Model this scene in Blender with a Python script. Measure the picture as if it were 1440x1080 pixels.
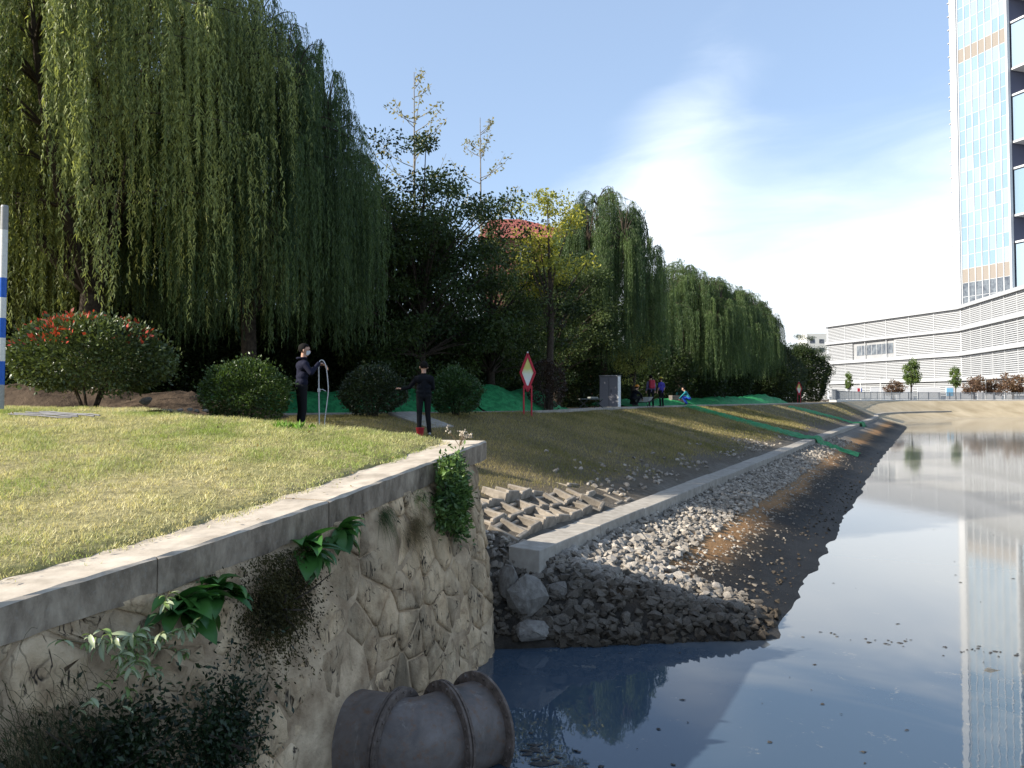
import bpy, bmesh, math
import numpy as np
from mathutils import Vector, Matrix

for o in list(bpy.data.objects): bpy.data.objects.remove(o)
S = bpy.context.scene
COL = S.collection

# ------------------------------------------------------------------ camera
FPX, H, HOR = 1120.0, 3.5, 560.0           # focal length in photo pixels, eye height over the water, horizon row
cam = bpy.data.cameras.new('camera'); co = bpy.data.objects.new('camera', cam); COL.objects.link(co)
cam.sensor_width = 36; cam.lens = 36*FPX/1440
PITCH = math.radians(2.0)
co.location = (0, 0, H); co.rotation_euler = (math.radians(90)+PITCH, 0, 0)
cam.shift_y = -((540+FPX*math.tan(PITCH))-HOR)/1440
cam.clip_end = 8000; cam.clip_start = .05
S.camera = co

# ------------------------------------------------------------------ light
SUN_EL = math.radians(31); az = (.96, .28)
LD = Vector((az[0]*math.cos(SUN_EL), az[1]*math.cos(SUN_EL), -math.sin(SUN_EL))).normalized()
sun = bpy.data.lights.new('sun', 'SUN'); sun.energy = 5.0; sun.angle = math.radians(.55); sun.color = (1, .93, .82)
so = bpy.data.objects.new('sun', sun); COL.objects.link(so); so.rotation_euler = LD.to_track_quat('-Z', 'Y').to_euler()
so.location = (-30, -10, 40)
W = bpy.data.worlds.new('World'); S.world = W; W.use_nodes = True
S.view_settings.view_transform = 'Standard'; S.view_settings.look = 'None'
S.view_settings.gamma = 1; S.view_settings.use_curve_mapping = False
S.view_settings.exposure = .92

def build_world():
    nt = W.node_tree; N = nt.nodes; L = nt.links; N.clear()
    out = N.new('ShaderNodeOutputWorld'); bg = N.new('ShaderNodeBackground'); L.new(bg.outputs[0], out.inputs[0])
    sky = N.new('ShaderNodeTexSky'); sky.sky_type = 'NISHITA'; sky.sun_disc = False
    sky.sun_elevation = SUN_EL; sky.sun_rotation = math.atan2(-az[0], -az[1]) % (2*math.pi)
    sky.air_density = 1.0; sky.dust_density = 1.2; sky.ozone_density = 1.6; sky.altitude = 50
    bg.inputs[1].default_value = .10
    tc = N.new('ShaderNodeTexCoord')
    def m(op, a, b=None, c=None):
        n = N.new('ShaderNodeMath'); n.operation = op
        for i, v in enumerate((a, b, c)):
            if v is None: continue
            if isinstance(v, (int, float)): n.inputs[i].default_value = v
            else: L.new(v, n.inputs[i])
        return n.outputs[0]
    def sstep(x, a, b):
        n = N.new('ShaderNodeMapRange'); n.interpolation_type = 'SMOOTHSTEP'
        L.new(x, n.inputs[0]); n.inputs[1].default_value = a; n.inputs[2].default_value = b
        return n.outputs[0]
    sp = N.new('ShaderNodeSeparateXYZ'); L.new(tc.outputs['Generated'], sp.inputs[0])
    X, Y, Z = sp.outputs
    azm = m('ARCTAN2', X, Y); el = m('ARCSINE', Z)
    # wind-drawn noise in (azimuth, elevation)
    cmb = N.new('ShaderNodeCombineXYZ'); L.new(m('ADD', m('MULTIPLY', azm, 2.2), m('MULTIPLY', el, -2.0)), cmb.inputs[0]); L.new(m('MULTIPLY', el, 7.0), cmb.inputs[1])
    n1 = N.new('ShaderNodeTexNoise'); n1.inputs['Scale'].default_value = 1.7; n1.inputs['Detail'].default_value = 7; n1.inputs['Roughness'].default_value = .55; n1.inputs['Distortion'].default_value = .5
    L.new(cmb.outputs[0], n1.inputs['Vector'])
    nz = m('SUBTRACT', n1.outputs['Fac'], .5)
    # thin cloud bank low in the sky, thickest ahead and to the right, with one wisp rising from it
    def bump(c, w): 
        q = m('DIVIDE', m('SUBTRACT', azm, c), w); return m('POWER', 2.718, m('MULTIPLY', m('MULTIPLY', q, q), -1.0))
    top = m('ADD', .10, m('MULTIPLY', bump(.62, .55), .215))
    lean = m('SUBTRACT', azm, m('MULTIPLY', m('SUBTRACT', el, .2), .55))
    q = m('DIVIDE', m('SUBTRACT', lean, .135), .10); wis = m('POWER', 2.718, m('MULTIPLY', m('MULTIPLY', q, q), -1.0))
    top = m('ADD', top, m('MULTIPLY', wis, .15))
    cl = sstep(m('SUBTRACT', m('ADD', top, m('MULTIPLY', nz, .22)), el), -.06, .20)
    mx = N.new('ShaderNodeMix'); mx.data_type = 'RGBA'
    L.new(m('MULTIPLY', cl, .93), mx.inputs['Factor'])
    # sky seen through thin high haze: paler than the clean model
    hz = N.new('ShaderNodeMix'); hz.data_type = 'RGBA'; hz.inputs['Factor'].default_value = .30
    L.new(sky.outputs[0], hz.inputs['A']); hz.inputs['B'].default_value = (4.6, 6.0, 8.3, 1)
    L.new(hz.outputs['Result'], mx.inputs['A']); mx.inputs['B'].default_value = (7.4, 7.9, 8.4, 1)
    L.new(mx.outputs['Result'], bg.inputs[0])
build_world()

# ------------------------------------------------------------------ helpers
RNG = np.random.default_rng(7)
def at(px, py, D): return Vector(((px-720)/FPX*D, D, H-(py-HOR)/FPX*D))
def V3(x): return np.asarray(x, float)

def np_mesh(name, V, F, attrs=None, smooth=False, mi=None):
    V = np.asarray(V, np.float32).reshape(-1, 3); me = bpy.data.meshes.new(name)
    me.vertices.add(len(V)); me.vertices.foreach_set('co', V.ravel())
    if isinstance(F, np.ndarray):
        m, k = F.shape; me.loops.add(m*k); me.loops.foreach_set('vertex_index', F.astype(np.int32).ravel())
        me.polygons.add(m); me.polygons.foreach_set('loop_start', (np.arange(m)*k).astype(np.int32))
    else:
        ln = np.array([len(f) for f in F], np.int32); tot = int(ln.sum())
        me.loops.add(tot); me.loops.foreach_set('vertex_index', np.concatenate([np.asarray(f, np.int32) for f in F]))
        me.polygons.add(len(F)); me.polygons.foreach_set('loop_start', np.concatenate([[0], np.cumsum(ln)[:-1]]).astype(np.int32))
    if mi is not None: me.polygons.foreach_set('material_index', np.asarray(mi, np.int32))
    me.update(calc_edges=True); me.validate()
    me.polygons.foreach_set('use_smooth', np.full(len(me.polygons), bool(smooth)))
    for k, a in (attrs or {}).items():
        a = np.asarray(a, np.float32)
        if a.ndim == 2:
            at_ = me.attributes.new(k, 'FLOAT_COLOR', 'POINT')
            if a.shape[1] == 3: a = np.c_[a, np.ones(len(a), np.float32)]
            at_.data.foreach_set('color', a.ravel())
        else:
            at_ = me.attributes.new(k, 'FLOAT', 'POINT'); at_.data.foreach_set('value', a)
    return me

def obj(name, me, mat=None, parent=None, loc=None, rot=None, scale=None):
    o = bpy.data.objects.new(name, me); COL.objects.link(o)
    if mat is not None and me is not None and len(me.materials) == 0:
        for q in (mat if isinstance(mat, (list, tuple)) else [mat]): me.materials.append(q)
    if parent is not None: o.parent = parent
    if loc is not None: o.location = loc
    if rot is not None: o.rotation_euler = rot
    if scale is not None: o.scale = scale if hasattr(scale, '__len__') else (scale,)*3
    return o
def tag(o, label=None, cat=None, group=None, kind=None):
    if label: o['label'] = label
    if cat: o['category'] = cat
    if group: o['group'] = group
    if kind: o['kind'] = kind
    return o
def thing(name, label, cat, loc=(0, 0, 0), rz=0, group=None, scale=1):
    o = obj(name, None, loc=loc, rot=(0, 0, rz), scale=scale); o.empty_display_size = .2
    return tag(o, label, cat, group)
def copy_tree(root, loc, rz, label, group=None, scale=1):
    r = root.copy(); COL.objects.link(r); r.location = loc; r.rotation_euler = (0, 0, rz); r.scale = scale if hasattr(scale, '__len__') else (scale,)*3
    r['label'] = label
    if group: r['group'] = group
    for ch in list(root.children):
        c = ch.copy(); COL.objects.link(c); c.parent = r
        for g in list(ch.children):
            d = g.copy(); COL.objects.link(d); d.parent = c
    return r

class MB:                                                 # mesh collector for boxes, tubes, prisms
    def __init__(s): s.V = []; s.F = []
    def add(s, V, F):
        b = len(s.V); s.V += [tuple(v) for v in V]; s.F += [[i+b for i in f] for f in F]; return s
    def box(s, c, d, rz=0, tilt=None):
        hx, hy, hz = d[0]/2, d[1]/2, d[2]/2; M = Matrix.Rotation(rz, 3, 'Z')
        if tilt is not None: M = M @ tilt
        P = [M @ Vector((x, y, z))+Vector(c) for x in (-hx, hx) for y in (-hy, hy) for z in (-hz, hz)]
        return s.add(P, [(0, 1, 3, 2), (4, 6, 7, 5), (0, 4, 5, 1), (2, 3, 7, 6), (0, 2, 6, 4), (1, 5, 7, 3)])
    def tube(s, pts, rad, n=8, cap=True):
        pts = [Vector(p) for p in pts]; m = len(pts)
        if not hasattr(rad, '__len__'): rad = [rad]*m
        ref = None; P = []
        for i, p in enumerate(pts):
            d = (pts[min(i+1, m-1)]-pts[max(i-1, 0)]); d = d.normalized() if d.length > 1e-9 else Vector((0, 0, 1))
            if ref is None: ref = Vector((1, 0, 0)) if abs(d.x) < .8 else Vector((0, 1, 0))
            a = (ref-d*ref.dot(d)).normalized(); b = d.cross(a); ref = a
            for k in range(n):
                t = 2*math.pi*k/n; P.append(p+(a*math.cos(t)+b*math.sin(t))*rad[i])
        F = [(i*n+k, i*n+(k+1) % n, (i+1)*n+(k+1) % n, (i+1)*n+k) for i in range(m-1) for k in range(n)]
        if cap: F += [tuple(range(n-1, -1, -1)), tuple(range((m-1)*n, m*n))]
        return s.add(P, F)
    def lathe(s, prof, n=24, M=None):
        P = []; 
        for r, z in prof:
            for k in range(n):
                t = 2*math.pi*k/n; v = Vector((r*math.cos(t), r*math.sin(t), z)); P.append(M @ v if M else v)
        m = len(prof)
        return s.add(P, [(i*n+k, i*n+(k+1) % n, (i+1)*n+(k+1) % n, (i+1)*n+k) for i in range(m-1) for k in range(n)])
    def mesh(s, name, smooth=False, bevel=0):
        me = np_mesh(name, np.array(s.V), s.F, smooth=smooth)
        if bevel or True:
            bm = bmesh.new(); bm.from_mesh(me); bmesh.ops.recalc_face_normals(bm, faces=bm.faces)
            if bevel: bmesh.ops.bevel(bm, geom=bm.edges[:], offset=bevel, segments=1, affect='EDGES', clamp_overlap=True)
            if smooth:
                for f in bm.faces: f.smooth = True
                for e in bm.edges:
                    if len(e.link_faces) == 2 and e.calc_face_angle(0) > .9: e.smooth = False
            bm.to_mesh(me); bm.free()
        return me
    def build(s, name, mat, parent=None, smooth=False, bevel=0, **k): return obj(name, s.mesh(name, smooth, bevel), mat, parent, **k)

# ------------------------------------------------------------------ materials
MATS = {}
class Nodes:
    def __init__(s, name):
        s.mat = bpy.data.materials.new(name); s.mat.use_nodes = True; s.nt = s.mat.node_tree; s.N = s.nt.nodes; s.L = s.nt.links
        s.b = s.N['Principled BSDF']; s.out = s.N['Material Output']; MATS[name] = s.mat
        s.tc = s.N.new('ShaderNodeTexCoord')
    def noise(s, scale, detail=4, rough=.55, vec='Object', dist=0, stretch=None):
        n = s.N.new('ShaderNodeTexNoise'); n.inputs['Scale'].default_value = scale; n.inputs['Detail'].default_value = detail
        n.inputs['Roughness'].default_value = rough; n.inputs['Distortion'].default_value = dist
        v = s.pos() if vec == 'Pos' else s.tc.outputs[vec]
        if stretch:
            mp = s.N.new('ShaderNodeMapping'); mp.inputs['Scale'].default_value = stretch; s.L.new(v, mp.inputs[0]); v = mp.outputs[0]
        s.L.new(v, n.inputs['Vector']); return n.outputs['Fac']
    def pos(s):
        g = s.N.new('ShaderNodeNewGeometry'); return g.outputs['Position']
    def attr(s, name, out='Fac'):
        a = s.N.new('ShaderNodeAttribute'); a.attribute_name = name; return a.outputs[out]
    def ramp(s, fac, stops, interp='LINEAR'):
        r = s.N.new('ShaderNodeValToRGB'); r.color_ramp.interpolation = interp; e = r.color_ramp.elements
        while len(e) < len(stops): e.new(.5)
        for q, (p, c) in zip(e, stops): q.position = p; q.color = (*(c if hasattr(c, '__len__') else (c,)*3), 1)
        s.L.new(fac, r.inputs[0]); return r.outputs[0]
    def mix(s, f, a, b, mode='MIX'):
        n = s.N.new('ShaderNodeMix'); n.data_type = 'RGBA'; n.blend_type = mode
        for k, v in (('Factor', f), ('A', a), ('B', b)):
            i = n.inputs[k] if k != 'Factor' else n.inputs[0]
            if k != 'Factor': i = n.inputs[6 if k == 'A' else 7]
            if isinstance(v, (int, float)): i.default_value = v
            elif isinstance(v, tuple): i.default_value = (*v, 1)
            else: s.L.new(v, i)
        return n.outputs[2]
    def math(s, op, a, b=None):
        n = s.N.new('ShaderNodeMath'); n.operation = op
        for i, v in enumerate((a, b)):
            if v is None: continue
            if isinstance(v, (int, float)): n.inputs[i].default_value = v
            else: s.L.new(v, n.inputs[i])
        return n.outputs[0]
    def bump(s, h, strength=.4, dist=.02):
        b = s.N.new('ShaderNodeBump'); b.inputs['Strength'].default_value = strength; b.inputs['Distance'].default_value = dist
        s.L.new(h, b.inputs['Height']); s.L.new(b.outputs[0], s.b.inputs['Normal']); return b
    def col(s, c):
        if isinstance(c, tuple): s.b.inputs['Base Color'].default_value = (*c, 1)
        else: s.L.new(c, s.b.inputs['Base Color'])
    def set(s, rough=.7, spec=.3, metal=0):
        s.b.inputs['Roughness'].default_value = rough; s.b.inputs['Specular IOR Level'].default_value = spec; s.b.inputs['Metallic'].default_value = metal; return s

def mottled(name, c0, c1, scale=6, rough=.8, spec=.25, bump=.3, bdist=.01, detail=5, metal=0, rnd=0):
    n = Nodes(name); n.set(rough, spec, metal); f = n.noise(scale, detail, .6)
    c = n.ramp(f, [(.3, c0), (.7, c1)])
    if rnd:
        oi = n.N.new('ShaderNodeObjectInfo'); r = n.ramp(oi.outputs['Random'], [(0, (1-rnd,)*3), (1, (1+rnd,)*3)]); c = n.mix(1.0, c, r, 'MULTIPLY')
    n.col(c)
    if bump: n.bump(n.noise(scale*4, 5, .65), bump, bdist)
    return n.mat
def leafmat(name, trans=.35, rough=.5, spec=.25):
    n = Nodes(name); n.set(rough, spec); c = n.attr('col', 'Color'); n.col(c)
    t = n.N.new('ShaderNodeBsdfTranslucent'); g = n.mix(1.0, c, (1.25, 1.2, .7), 'MULTIPLY'); n.L.new(g, t.inputs[0])
    mx = n.N.new('ShaderNodeMixShader'); mx.inputs[0].default_value = trans
    n.L.new(n.b.outputs[0], mx.inputs[1]); n.L.new(t.outputs[0], mx.inputs[2]); n.L.new(mx.outputs[0], n.out.inputs[0]); return n.mat
def plain(name, c, rough=.6, spec=.3, metal=0):
    n = Nodes(name); n.set(rough, spec, metal); f = n.noise(25, 3); n.col(n.ramp(f, [(.25, tuple(x*.85 for x in c)), (.75, tuple(min(1, x*1.1) for x in c))])); return n.mat

LEAF = leafmat('leaf_blades'); GLOSSLEAF = leafmat('glossy_leaf', .2, .35, .4); GRASS = leafmat('grass_blades', .3, .6, .2)
BARK = mottled('bark', (.030, .022, .016), (.085, .065, .048), 9, .9, .2, .8, .03)
CONC = mottled('aged_concrete', (.30, .255, .20), (.55, .48, .39), 3.5, .9, .2, .4, .006)
def shade_painted():  # concrete for the coping sides, shade painted into its dark streaky colour
    n = Nodes('shade_painted_concrete'); n.set(.92, .15); a = n.noise(3.0, 6, .65, 'Pos', .3, (1, 1, .35)); a2 = n.noise(9, 6, .7, 'Pos', .2, (1, 1, .5)); a = n.math('ADD', n.math('MULTIPLY', a, .6), n.math('MULTIPLY', a2, .4)); c = n.ramp(a, [(.34, (.075, .056, .040)), (.5, (.25, .195, .14)), (.66, (.46, .37, .27))]); b = n.noise(22, 5, .7, 'Pos'); c = n.mix(n.ramp(b, [(.55, 0.0), (.75, .5)]), c, (.34, .31, .26)); n.col(c); n.bump(b, .5, .01); return n.mat
CONC_SHADE = shade_painted()
CONC2 = mottled('grey_concrete', (.25, .225, .19), (.39, .355, .305), 5, .9, .2, .4, .006, rnd=.08)
BLOCKC = mottled('block_concrete', (.17, .145, .115), (.34, .295, .24), 7, .95, .15, .5, .008, rnd=.2)
SOIL = mottled('soil', (.040, .028, .020), (.10, .072, .05), 2.2, .95, .1, .9, .05)
MORTAR = mottled('wall_mortar', (.24, .165, .10), (.66, .50, .33), 3, .95, .1, .9, .03)
BOULDER = mottled('boulder_stone', (.13, .115, .10), (.27, .25, .22), 3.5, .9, .2, .6, .03, rnd=.1)
RIPRAP = mottled('riprap_stone', (.19, .17, .145), (.42, .38, .33), 7, .9, .2, .4, .01, rnd=.3)

def wallstone_mat():
    n = Nodes('wall_stone'); n.set(.92, .2)
    f = n.noise(4.5, 8, .62, 'Pos', .3); c = n.ramp(f, [(.28, (.28, .18, .105)), (.46, (.64, .475, .30)), (.72, (.82, .64, .43))])
    stain = n.noise(1.1, 4, .6, 'Pos', .6, (1, 1, .35)); c = n.mix(n.ramp(stain, [(.44, 0.0), (.66, .8)]), c, (.11, .088, .06))
    oi = n.N.new('ShaderNodeObjectInfo'); c = n.mix(1.0, c, n.ramp(oi.outputs['Random'], [(0, (.72, .70, .68)), (.5, (1, .98, .95)), (1, (1.15, 1.1, 1.04))]), 'MULTIPLY')
    crack = n.N.new('ShaderNodeTexVoronoi'); crack.feature = 'DISTANCE_TO_EDGE'; crack.inputs['Scale'].default_value = 4.2
    wob = n.N.new('ShaderNodeMapping'); wob.inputs['Scale'].default_value = (1.3, 1.3, .42)
    addv = n.N.new('ShaderNodeVectorMath'); addv.operation = 'ADD'; nz = n.N.new('ShaderNodeTexNoise'); nz.inputs['Scale'].default_value = 7
    n.L.new(n.pos(), nz.inputs['Vector']); sc = n.N.new('ShaderNodeVectorMath'); sc.operation = 'SCALE'; sc.inputs['Scale'].default_value = .10
    n.L.new(nz.outputs['Color'], sc.inputs[0]); n.L.new(sc.outputs[0], addv.inputs[0]); n.L.new(n.pos(), addv.inputs[1]); n.L.new(addv.outputs[0], wob.inputs[0]); n.L.new(wob.outputs[0], crack.inputs['Vector'])
    msk = n.math('MULTIPLY', n.ramp(crack.outputs['Distance'], [(0.0, 1.0), (.035, 0.0)]), n.ramp(n.noise(2.3, 3, .5, 'Pos'), [(.55, 0.0), (.65, .8)]))
    ch = n.noise(3.6, 3, .5, 'Pos', 1.2, (1.4, 1.4, .42)); gash = n.math('MULTIPLY', n.ramp(n.math('ABSOLUTE', n.math('SUBTRACT', ch, .5)), [(.006, 1.0), (.020, 0.0)]), n.ramp(n.noise(5, 3, .5, 'Pos'), [(.50, 0.0), (.58, 1.0)]))
    msk = n.math('MAXIMUM', n.math('MULTIPLY', msk, .6), gash)
    c = n.mix(msk, c, (.045, .036, .028)); n.col(c)
    h = n.math('SUBTRACT', n.noise(16, 8, .7, 'Pos'), n.math('MULTIPLY', msk, .6)); n.bump(n.math('ADD', h, n.math('MULTIPLY', n.noise(5.5, 4, .6, 'Pos'), 1.2)), .8, .035); return n.mat
WSTONE = wallstone_mat()

def bank_mat():
    n = Nodes('bank_ground'); n.set(.9, .2)
    d = n.attr('d'); t = n.attr('t'); g = n.attr('front_dark')
    nz = n.noise(.55, 5, .6, 'Pos'); nz2 = n.noise(5, 6, .6, 'Pos')
    dd = n.math('ADD', d, n.math('MULTIPLY', n.math('SUBTRACT', nz, .5), 1.3))
    dd = n.math('ADD', dd, n.math('MULTIPLY', n.math('SUBTRACT', nz2, .5), .9))
    q = n.math('DIVIDE', dd, 16.0)
    c = n.ramp(q, [(0.0, (.007, .0067, .0065)), (.062, (.010, .0095, .009)), (.085, (.045, .035, .024)), (.108, (.30, .165, .07)), (.132, (.25, .16, .085)), (.150, (.17, .15, .125)), (.20, (.21, .195, .17)), (.26, (.12, .10, .075)), (.6, (.21, .17, .09)), (.8, (.13, .105, .065))])
    c = n.mix(n.ramp(nz2, [(.3, 0.0), (.7, .55)]), c, n.mix(1.0, c, (.5, .47, .45), 'MULTIPLY'))
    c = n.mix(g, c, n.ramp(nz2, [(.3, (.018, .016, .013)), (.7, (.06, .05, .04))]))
    sand = n.ramp(n.noise(.3, 5, .6, 'Pos'), [(.3, (.30, .24, .15)), (.7, (.46, .38, .26))])
    c = n.mix(n.ramp(n.math('DIVIDE', t, 400.0), [(.265, 0.0), (.295, 1.0)]), c, sand)
    c = n.mix(n.ramp(q, [(.85, 0.0), (1.0, 1.0)]), c, (.06, .045, .032))
    n.col(c); r = n.ramp(q, [(.03, (.6,)*3), (.10, (.9,)*3)]); n.L.new(r, n.b.inputs['Roughness'])
    n.bump(n.noise(18, 6, .7, 'Pos'), .9, .05); return n.mat
BANK = bank_mat()

def lawn_mat():
    n = Nodes('lawn_ground'); n.set(.95, .1)
    a = n.noise(.9, 5, .6, 'Pos'); b = n.noise(9, 5, .7, 'Pos')
    c = n.ramp(a, [(.3, (.20, .20, .07)), (.55, (.31, .275, .13)), (.75, (.40, .335, .19))]); c = n.mix(n.ramp(b, [(.3, .7), (.6, 0.0)]), c, (.05, .045, .02))
    n.col(c); n.bump(b, .9, .04); return n.mat
LAWN = lawn_mat()

def water_mat():
    n = Nodes('murky_water'); b = n.b; n.set(.03, .5); b.inputs['IOR'].default_value = 1.42
    p = n.noise(.16, 5, .55, 'Pos', .8, (1, .55, 1)); f = n.noise(2.5, 6, .65, 'Pos', .6)
    # settled scum: greyer, duller film in drifting patches further out, clearer water by the wall
    sep = n.N.new('ShaderNodeSeparateXYZ'); n.L.new(n.pos(), sep.inputs[0])
    yy = n.math('ADD', n.math('MULTIPLY', sep.outputs[1], .05), n.math('MULTIPLY', sep.outputs[0], .045))
    k = n.math('ADD', yy, n.math('MULTIPLY', n.math('SUBTRACT', p, .5), .9))
    film = n.ramp(k, [(.64, 0.0), (.78, .8), (1.0, 1.0)])
    speck = n.ramp(n.math('ADD', n.math('MULTIPLY', f, .7), n.math('MULTIPLY', n.noise(22, 4, .7, 'Pos'), .3)), [(.60, 0.0), (.66, 1.0)])
    c = n.mix(film, (.042, .066, .095), (.20, .195, .175)); c = n.mix(n.math('MULTIPLY', speck, .5), c, (.24, .225, .185)); n.col(c)
    r = n.ramp(film, [(0, (.015,)*3), (1, (.06,)*3)]); n.L.new(r, b.inputs['Roughness'])
    n.bump(n.noise(3.2, 3, .5, 'Pos', 0, (1, .6, 1)), .035, .02); return n.mat
WATER = water_mat()

# ------------------------------------------------------------------ terrain
U = np.array([.454, .891]); NR = np.array([.891, -.454])            # river direction and its right normal
def st(s, t): return s*NR+t*U
_w = [st(-1.95, t) for t in (-60, -20, 8, 20, 35, 50)]+[V3(p) for p in ((36, 74), (48.5, 98), (57, 116), (67, 131), (82, 142), (105, 148), (150, 152), (260, 158))]
def smooth_poly(P, step):
    P = np.array(P); out = []
    for i in range(len(P)-1):
        a, b = P[i], P[i+1]; m0 = (P[min(i+1, len(P)-1)]-P[max(i-1, 0)]); m1 = (P[min(i+2, len(P)-1)]-P[i])
        L = np.linalg.norm(b-a); L0 = np.linalg.norm(m0); L1 = np.linalg.norm(m1); m0 = m0/L0*L; m1 = m1/L1*L
        n = max(2, int(L/step(i)));
        for k in range(n):
            x = k/n; out.append((2*x**3-3*x*x+1)*a+(x**3-2*x*x+x)*m0+(-2*x**3+3*x*x)*b+(x**3-x*x)*m1)
    out.append(P[-1]); return np.array(out)
WL = smooth_poly(_w, lambda i: [4, 1, .22, .3, .5, .8][i] if i < 6 else 1.6)
TAN = np.gradient(WL, axis=0); TAN /= np.linalg.norm(TAN, axis=1)[:, None]; LEFT = np.c_[-TAN[:, 1], TAN[:, 0]]
TT = np.concatenate([[0], np.cumsum(np.linalg.norm(np.diff(WL, axis=0), axis=1))])-60
def dtop(t): return np.interp(t, [8, 17, 21, 24.8, 32, 44, 60, 80, 110, 130, 400], [17, 14.9, 11.9, 10.0, 10.7, 11.5, 10.2, 8.0, 7.2, 7.5, 7.5])
DB = 3.65                                                           # beam distance from the water's edge
def vnoise(x, y, seed=0):                                   # fractal value noise, about -1..1
    x = np.asarray(x, float); y = np.asarray(y, float); out = 0; amp = 1.0; fr = .9
    for o in range(4):
        X = x*fr*(1 if o % 2 == 0 else .8)+y*fr*.6*(1 if o % 2 else -.75)+seed*7.31+o*19.7; Y = y*fr*.8+x*fr*.6*(.75 if o % 2 == 0 else -1)-seed*3.77+o*5.3
        i = np.floor(X); j = np.floor(Y); u = X-i; v = Y-j; u = u*u*(3-2*u); v = v*v*(3-2*v)
        def h(a, b): q = np.sin(a*127.1+b*311.7+seed*1.7)*43758.5453; return (q-np.floor(q))*2-1
        out = out+amp*((h(i, j)*(1-u)+h(i+1, j)*u)*(1-v)+(h(i, j+1)*(1-u)+h(i+1, j+1)*u)*v); amp *= .5; fr *= 2.1
    return out*.75
def lawn_z(x, y):
    z = 2.89-.05*(x+.39)+.1155*(y-11.4); z = np.asarray(z)
    c = 3.36; return np.where(z > c-.3, c-.3+.3*(1-np.exp(-(z-c+.3)/.3)), z)
def prof(d, t):
    top = np.where(t < 25, np.minimum(dtop(t), 9.75), dtop(t))
    return np.where(d < 0, d*.33, np.where(d < DB, d*.305, np.where(d < top, 1.16+(3.0-1.16)*(d-DB)/(top-DB), 3.0)))
def wall_x(y): return np.interp(y, [-2, 1.4, 3.7, 5.05, 6.1, 7.6, 9.9, 11.4, 11.9, 12.53, 13.2], [-6.2, -4.6, -3.62, -2.98, -2.42, -1.78, -.93, -.45, -2.0, -4.0, -6.2])
def in_lawn(x, y): return (y < 13.0-(x+5.5)*.313) & (y < 17.5) & (x > -26) & (x < wall_x(y)-.3)
def bank_z(x, y, d, t):
    z = prof(d, t); z = z+.035*vnoise(x*1.2, y*1.2, 3)+np.where(d < 3.3, .020*vnoise(x*1.7, y*1.7, 4), .0)*(np.asarray(t) < 130)
    front = (y-(11.25+.12*x))*.85
    z = np.where((y < 16) & (x > -1.2), np.minimum(z, np.maximum(front, -1.6)), z); z = np.where((y < 11.1) & (x > -20), -1.6, z)
    z = np.where(in_lawn(x, y) | ((x <= -5.5) & (y < 16.5) & (x > -26)), lawn_z(x, y)-.35, z)
    return z
DV = np.concatenate([np.arange(-6, -1, 1.0), np.arange(-1, 12.01, .25), [13, 14, 15, 17, 20, 25, 32, 45, 80, 200, 800, 3000]])
def make_bank():
    n, m = len(WL), len(DV); D, T = np.meshgrid(DV, TT); XY = WL[:, None, :]+LEFT[:, None, :]*D[..., None]
    Z = bank_z(XY[..., 0], XY[..., 1], D, T); V = np.concatenate([XY, Z[..., None]], 2).reshape(-1, 3)
    i, j = np.meshgrid(np.arange(n-1), np.arange(m-1), indexing='ij'); a = (i*m+j).ravel()
    F = np.c_[a, a+m, a+m+1, a+1][:, ::-1]
    g = np.clip(1.35-(XY[..., 1]-11.25-.12*XY[..., 0])/1.3, 0, 1)*(XY[..., 1] < 15)  # ground colour goes dark towards the bank's cut end
    me = np_mesh('river_bank', V, F, {'d': D.ravel(), 't': T.ravel(), 'front_dark': g.ravel()}, smooth=True)
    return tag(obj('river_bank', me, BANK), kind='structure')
bank = make_bank()
def bank_pt(d, t):
    k = np.interp(t, TT, np.arange(len(TT))); i = int(min(max(k, 0), len(TT)-2)); f = k-i
    p = WL[i]*(1-f)+WL[i+1]*f; l = LEFT[i]*(1-f)+LEFT[i+1]*f; x, y = p+l*d
    return float(x), float(y), float(bank_z(np.float64(x), np.float64(y), np.float64(d), np.float64(t)))

tag(obj('water', np_mesh('water', [(-40, -80, 0), (420, -80, 0), (420, 175, 0), (-40, 175, 0)], [(0, 1, 2, 3)]), WATER), kind='structure')
tag(obj('river_bed', np_mesh('river_bed', [(-900, -900, -2.2), (5000, -900, -2.2), (5000, 5000, -2.2), (-900, 5000, -2.2)], [(0, 1, 2, 3)]), SOIL), kind='structure')

# wall line: outer top edge of the coping, from beside the camera to the corner, then the return
WT = [V3(p) for p in ((-6.2, -2.0), (-4.6, 1.4), (-3.62, 3.7), (-2.98, 5.05), (-2.42, 6.1), (-1.78, 7.6), (-.93, 9.9), (-.39, 11.4))]
RT = [V3(p) for p in ((-.39, 11.4), (-2.0, 11.9), (-4.0, 12.53), (-6.2, 13.2))]
def inside_lawn(x, y):
    xs = np.interp(y, [p[1] for p in WT], [p[0] for p in WT]); ok = (x < xs-.22) & (y > -2)
    yr = np.interp(-x, [.39, 2, 4, 6.2], [11.4, 11.9, 12.53, 13.2]); ok &= np.where(x > -6.2, y < yr-.18, y < 19)
    return ok & (x > -26)
def lawn_full(x, y):
    z = lawn_z(x, y); f = np.clip((y-14.0)/4.5, 0, 1)*(x < -6.2); z = z*(1-f)+2.9*f; return z+.016*vnoise(x*1.6, y*1.6, 5)
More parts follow.
